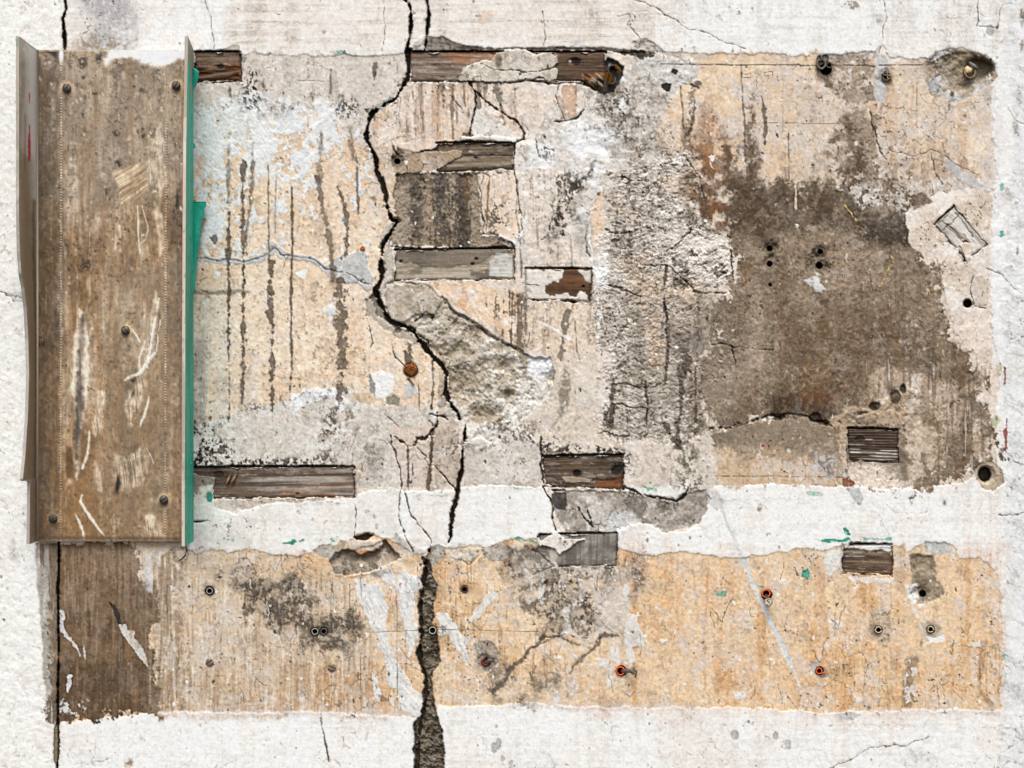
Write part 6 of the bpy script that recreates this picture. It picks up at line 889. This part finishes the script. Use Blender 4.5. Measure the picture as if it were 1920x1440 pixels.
def pr(Fi, Fo, Fe):
    n = Fo.fbm(12, 20, 5, 4); Fo.paint(Fo.P([-2, 93, 46, 93, 46, 128, 20, 150, 24, 185, 14, 190, 8, 130, -2, 120], 2, 1.5), (150, 140, 126), .9); Fo.paint(Fo.P([26, 180, 44, 180, 44, 540, 30, 560], 1, 8), (70, 150, 130), .5); Fo.paint(Fo.L([22, 190, 22, 560], 2, 1.5, .4), (120, 190, 175), .5)
    Fe.paint(Fe.P([-1, 93, 7, 93, 7, 240, -1, 240], 1, 2), (170, 158, 142), .7)
RD = [(93, 108), (300, 106), (600, 100), (1014.5, 92)]
flange(357, 362.8, lambda y: interp(y, RD), lambda y: interp(y, [(93, 14), (300, 10), (600, 7), (1014.5, 4)]), 41, (150, 132, 110), (58, 178, 152), (214, 196, 180), 'flange', pr, 'right flange with teal paint on its outer side')
# beads along the two bends
for xb in (70.5,): 
    v, q = tube([(xb, 94, 13.5), (xb, 550, 13.5), (xb, 1013, 13.5)], 2.0, 8); child(solid('corner_bead', [(v, q, (206, 194, 176), None)], M_board, 0, 0, parent=chan))
for i, (x, y, sl) in enumerate(((125, 165, -.9), (330, 160, -.95), (235, 619, .9), (99, 972, -1.5), (307, 937, -.5))):
    v, q = polar(x, y, [(8.2, 8), (8.4, 13.5), (8.0, 15.6), (7.2, 16.9), (6.2, 17.9), (5.2, 18.6), (4.2, 19.1), (3.2, 19.4), (2.2, 19.6), (1.2, 19.7), (.01, 19.7)], 40, slot=sl)
    v = v if True else v; child(solid('screw', [(v, q, (112, 104, 96), (66, 58, 52))], M_steel, 0, 0, parent=chan, seed=i))
def film(rows, h0, curl, c, name='peeled_paint'):
    """strip of lifted paint: rows (y, x left, x right)"""
    V, Q, m = [], [], 9; ys = np.arange(rows[0][0], rows[-1][0]+.1, 2.0); r = np.random.RandomState(3)
    for y in ys:
        a = np.interp(y, [q[0] for q in rows], [q[1] for q in rows]); b = np.interp(y, [q[0] for q in rows], [q[2] for q in rows])+r.uniform(-.8, .8)
        for side in (0, 1):
            for k in range(m): t = k/(m-1); V.append(wp(a+(b-a)*t, y, h0-side*1.0+curl*math.sin(t*2.6)*(1+.3*math.sin(y*.06))-2.0*t))
    n = len(ys); st_ = 2*m
    for i in range(n-1):
        for k in range(m-1):
            a = i*st_+k; Q.append((a, a+1, a+st_+1, a+st_)); b = a+m; Q.append((b, b+st_, b+st_+1, b+1))
        for k in (0, m-1): a = i*st_+k; Q.append((a, a+st_, a+st_+m, a+m))
    for i in (0, n-1):
        for k in range(m-1): a = i*st_+k; Q.append((a, a+1, a+m+1, a+m))
    V = np.array(V); return child(mesh(name, V, Q, noisy(V, c, .05, 2), M_film, chan))
film([(378, 355, 386), (384, 355, 387), (392, 355, 383.5), (405, 356, 383), (415, 356, 378), (425, 356, 377), (450, 356, 374.5), (475, 356, 371), (500, 356, 368.5), (520, 356, 367), (535, 356, 367), (548, 356, 363.5), (560, 356, 362)], 14, 5, (14, 158, 132))
film([(126, 357, 361), (130, 357, 370), (135, 357, 373), (145, 357, 373), (150, 357, 371), (158, 357, 369), (165, 357, 365), (172, 357, 363), (178, 357, 363), (182, 357, 361)], 24, 6, (14, 164, 140))
film([(262, 357, 361.5), (268, 357, 364), (276, 357, 367), (278, 357, 366)], 16, 3, (12, 166, 144))
film([(862, 355, 356.5), (868, 355, 359), (873, 355, 358.5)], 80, 3, (14, 160, 138))

# ------------------------------------------------------------------ bolts, plugs and screws in the wall
G = 'wall plugs left in the lower ochre panel'
RING = lambda ro, ri, z: [(ro, -20), (ro, z), (ro*.96, z+.8), (ri*1.06, z+.8), (ri, z), (ri, -22)]
def plug(x, y, ro, ri, z, c, label, c2=None, gap=None, wob=.03, seed=0, tilt=(0, 0), extra=()):
    v, q = polar(x, y, RING(ro, ri, z), 30, tilt, wob, seed, gap)
    return solid('wall_plug', [(v, q, c, c2)]+list(extra), M_plastic, x, y, label, 'wall plug', G, seed=seed)
plug(393, 1108, 6.4, 4.2, 1.5, (150, 146, 138), 'dark grey tube plug in the left part of the lower panel, above a slotted screw', seed=1)
plug(590.5, 1184, 6.6, 4.6, 1.5, (164, 154, 138), 'pale rimmed plug, left one of the touching pair', seed=2)
plug(607, 1184, 6.6, 4.4, -1, (98, 86, 74), 'dark brown plug, right one of the touching pair', seed=3)
plug(811, 1182, 7.2, 5.4, 3.0, (184, 178, 164), 'light grey ring plug beside the wide lower crack', seed=4)
plug(871, 1105, 6.0, 4.4, 0, (104, 70, 58), 'reddish brown plug right of the lower crack', seed=5)
plug(1647, 1181, 6.6, 4.3, 2.5, (200, 184, 158), 'chipped beige plug, left one of the two on the right side', gap=(5.7, 6.4), seed=6, wob=.12)
plug(1745, 1180, 6.4, 4.2, 2.5, (198, 180, 150), 'chipped beige plug, right one of the two on the right side', gap=(.0, .5), seed=7, wob=.12)
OR = (240, 104, 44)
plug(910, 1241, 6.5, 5.0, 0, (176, 62, 34), 'dull orange plug sunk in a broken grey hole right of the lower crack', gap=(4.6, 6.28), seed=8)
plug(1163.5, 1258, 8.4, 6.2, 2, OR, 'orange plug with a rusty screw leaning out to the right', gap=(5.9, 6.3), seed=9)
plug(1436.5, 1113, 8.2, 6.0, 2, OR, 'orange plug with a steel screw hanging down, beside the long white scratch', seed=10)
tl = tube([(1541, 1262, 2.5), (1546, 1262, 3), (1550, 1261, 2)], [2.2, 2.0, .8], 8)
plug(1536, 1258, 6.2, 4.2, 3, OR, 'empty orange plug with a torn tail in a small grey chip', seed=11, extra=[(tl[0], tl[1], (206, 84, 44), None)])
def screw_out(path, r, hx, hy, hh, hr, label, tilt, sl, seed):
    v, q = tube(path, r, 12); v2, q2 = polar(hx, hy, [(r, hh-4), (hr, hh-1.5), (hr, hh), (hr*.8, hh+1), (hr*.6, hh+1.3), (hr*.4, hh+1.4), (hr*.2, hh+1.4), (.01, hh+1.4)], 28, tilt, slot=sl)
    rt = empty('screw', wp(float(path[0][0]), float(path[0][1]), 0.0)); tag(rt, label, 'screw', 'screws stuck in the wall'); l0 = Vector(rt.location)
    for nm, (a, b), c in (('shank', (v, q), (120, 110, 98)), ('screw_head', (v2, q2), (176, 166, 148))):
        o = solid(nm, [(a, b, c, (80, 68, 56))], M_steel, 0, 0, parent=rt, seed=seed); o.location = -l0
screw_out([(1167, 1258, -8), (1174, 1258, 6), (1186, 1258, 22)], 3.6, 1188, 1258, 22, 7.4, 'rusty screw sticking out to the right of its orange plug', (.9, 0), 1.5, 1)
screw_out([(1437, 1117, -8), (1439, 1122, 6), (1441, 1127, 16)], 3.8, 1441, 1129, 17, 7.6, 'steel screw leaning down out of the orange plug beside the long scratch', (0, .55), .8, 2)
screw_out([(908, 1243, -12), (915, 1240, 0), (922, 1237, 8)], 3.4, 921, 1236, 8, 6.6, 'worn dark screw bent over in the broken grey hole', (.5, -.4), .3, 3)
for x, y, sl, lb in ((393, 1242, -.7, 'slotted round screw head flush in the scraped plaster, under the dark grey plug'), (622, 1252, .4, 'slotted screw head with a smear of white beside it, below the touching plugs')):
    v, q = polar(x, y, DOME(7.8, 2.4, 0), 36, slot=sl, wob=.03); solid('screw', [(v, q, (146, 130, 108), (112, 98, 80))], M_steel, x, y, lb, 'screw', 'screws stuck in the wall', seed=int(x))
v, q = polar(770, 693, [(12, -6), (12, -1), (11.6, .4), (11, 1.2), (10, 2.2), (9, 2.8), (8, 3.0), (7, 3.2), (6, 3.1), (5, 3.4), (4, 3.2), (3, 3.5), (2, 3.3), (1, 3.5), (.01, 3.4)], 44, wob=.16, seed=4); v[:, 1] += np.random.RandomState(5).uniform(-.0007, .0007, len(v)); v2, q2 = polar(770, 693, [(14.2, -5), (14, -1.6), (12.5, -1), (11, -3)], 30, wob=.05)
rt = empty('rusty_bolt', wp(770.0, 693.0, 0.0)); tag(rt, 'round rust covered bolt head in a dark ring, left of the diagonal rubble patch', 'bolt'); l0 = Vector(rt.location)
for nm, a, c, c2, mt in (('bolt_head', (v, q), (168, 98, 40), (62, 42, 32), M_rust), ('washer', (v2, q2), (58, 48, 42), None, M_rust)): o = solid(nm, [(a[0], a[1], c, c2)], mt, 0, 0, parent=rt, seed=5); o.location = -l0
v, q = polar(680, 466, DOME(4.6, 1.6, 0), 16, wob=.15); solid('nail_head', [(v, q, (176, 96, 44), (140, 70, 34))], M_rust, 680, 466, 'tiny orange rust spot of a nail above the pale grey filler', 'nail')
# crumpled plugs at the top right
def crumple(x, y, pieces, label, cat='wall plug'):
    ps = []
    for i, (dx, dy, r, z, t, c, gp) in enumerate(pieces): v, q = polar(x+dx, y+dy, [(r, -10), (r, z), (r*.9, z+1.2), (r*.66, z+.6), (r*.58, -8)], 24, t, .12, i+3, gp); ps.append((v, q, c, None))
    return solid('crushed_plug', ps, M_plastic, x, y, label, cat, 'crushed plugs along the top edge')
crumple(1545, 116, [(-5, 4, 10, 5, (.1, .2), (92, 88, 78), None), (2, -8, 8, 5, (-.2, .3), (78, 72, 64), (1, 2.4)), (10, 6, 6, 4, (.4, 0), (86, 80, 70), None), (-8, -7, 6, 3, (.2, .1), (70, 64, 56), None)], 'crumpled dark grey plug at the top edge of the ochre plaster')
crumple(1662, 143, [(0, 0, 9, 1, (.1, .1), (88, 74, 60), (3, 4)), (6, 2, 5, 3, (.3, .1), (176, 146, 112), (1, 2)), (-2, -6, 5, 1, (.2, .1), (134, 128, 120), None)], 'small splintered brown plug between the crumpled grey plug and the oval crater')
v, q = polar(1819, 136, [(11, -16), (11.5, 2), (10.6, 3.5), (8.4, 3), (8, -16)], 30, (-.25, .25), .06, 3, (4.4, 5.6)); v2, q2 = polar(1815, 131, [(7, -10), (7, 4), (4, 6), (.01, 6.4)], 18, (.2, .1), .2, 8); v3, q3 = tube([(1818, 117, -10), (1826, 124, 2), (1834, 131, -2)], [2, 4, 2], 8)
rt = empty('pipe_stub', wp(1820.0, 133.0, 0.0)); tag(rt, 'broken brass coloured pipe stub inside the large oval crater at the upper right', 'pipe stub'); l0 = Vector(rt.location)
for nm, a, c, c2 in (('broken_sleeve', (v, q), (140, 118, 82), (110, 92, 64)), ('stopper', (v2, q2), (206, 184, 138), None), ('grey_shard', (v3, q3), (112, 108, 104), None)): o = solid(nm, [(a[0], a[1], c, c2)], M_plastic, 0, 0, parent=rt, seed=2); o.location = -l0
# splintered end of the top timber and the dark plug in it
ps = []; rr = random.Random(4)
for i in range(16):
    x0 = 1092+rr.uniform(0, 28); y0 = 134+rr.uniform(0, 14); L_ = rr.uniform(14, 30); v, q = tube([(x0, y0, -8), (x0+L_*.5, y0+L_*.42, -3+rr.uniform(-1, 1)), (min(x0+L_, 1136), min(y0+L_*.8, 169), -6)], [2.6, 3.2, 1.0], 6); ps.append((v, q, rr.choice([(150, 92, 40), (92, 68, 48), (160, 146, 126), (110, 74, 44)]), None))
o = solid('splinter_bundle', ps, M_wood, 1115, 150, 'frayed fan of brown wood splinters hanging below the right end of the top timber', 'splinters')
ps = []
for (x, y, r, z, t, c, gp) in ((1150, 132, 11, 2, (.1, .1), (50, 48, 46), (.3, 1.8)), (1146, 150, 9, 1, (.2, .1), (84, 76, 64), (4, 5.6))): v, q = polar(x, y, [(r, -14), (r, z), (r*.82, z+1), (r*.7, z), (r*.7, -14)], 24, t, .1, 2, gp); ps.append((v, q, c, None))
for a, b in (((1152, 122, 3), (1160, 131, 2)), ((1140, 136, 2), (1137, 150, 2)), ((1146, 140, 3), (1142, 158, 2)), ((1157, 126, 1), (1163, 135, -1))): v, q = tube([a, b], 3.2, 6); ps.append((v, q, (190, 126, 40), None))
v, q = tube([(1136, 150, 0), (1134, 172, 1)], [4, 5], 6); ps.append((v, q, (128, 116, 100), None))
solid('torn_plug', ps, M_plastic, 1150, 145, 'torn black plug with orange flecks at the right end of the top timber', 'wall plug')
# loose wire and slivers
v, q = tube([(338, 1027, 3), (343, 1023, 5), (349, 1024, 6), (350, 1032, 6), (347, 1042, 5), (341, 1048, 4), (335, 1052, 3)], [1.2, 1.6, 1.8, 1.8, 1.8, 1.6, 1], 8); solid('bent_wire', [(v, q, (92, 78, 66), None)], M_steel, 345, 1035, 'short bent wire hooked below the lower right corner of the channel', 'wire')
for a, b, lb in (((434, 886, 0), (423, 911, 2), 'left one of the two wood slivers stuck on the long lower timber'), ((446, 884, 0), (432, 909, 2), 'right one of the two wood slivers stuck on the long lower timber')):
    v, q = tube([a, ((a[0]+b[0])/2, (a[1]+b[1])/2, 1.5), b], [1.2, 2.2, 1.2], 6); solid('wood_sliver', [(v, q, (176, 138, 104), (150, 110, 76))], M_wood, a[0], a[1], lb, 'splinter', 'slivers on the long lower timber')
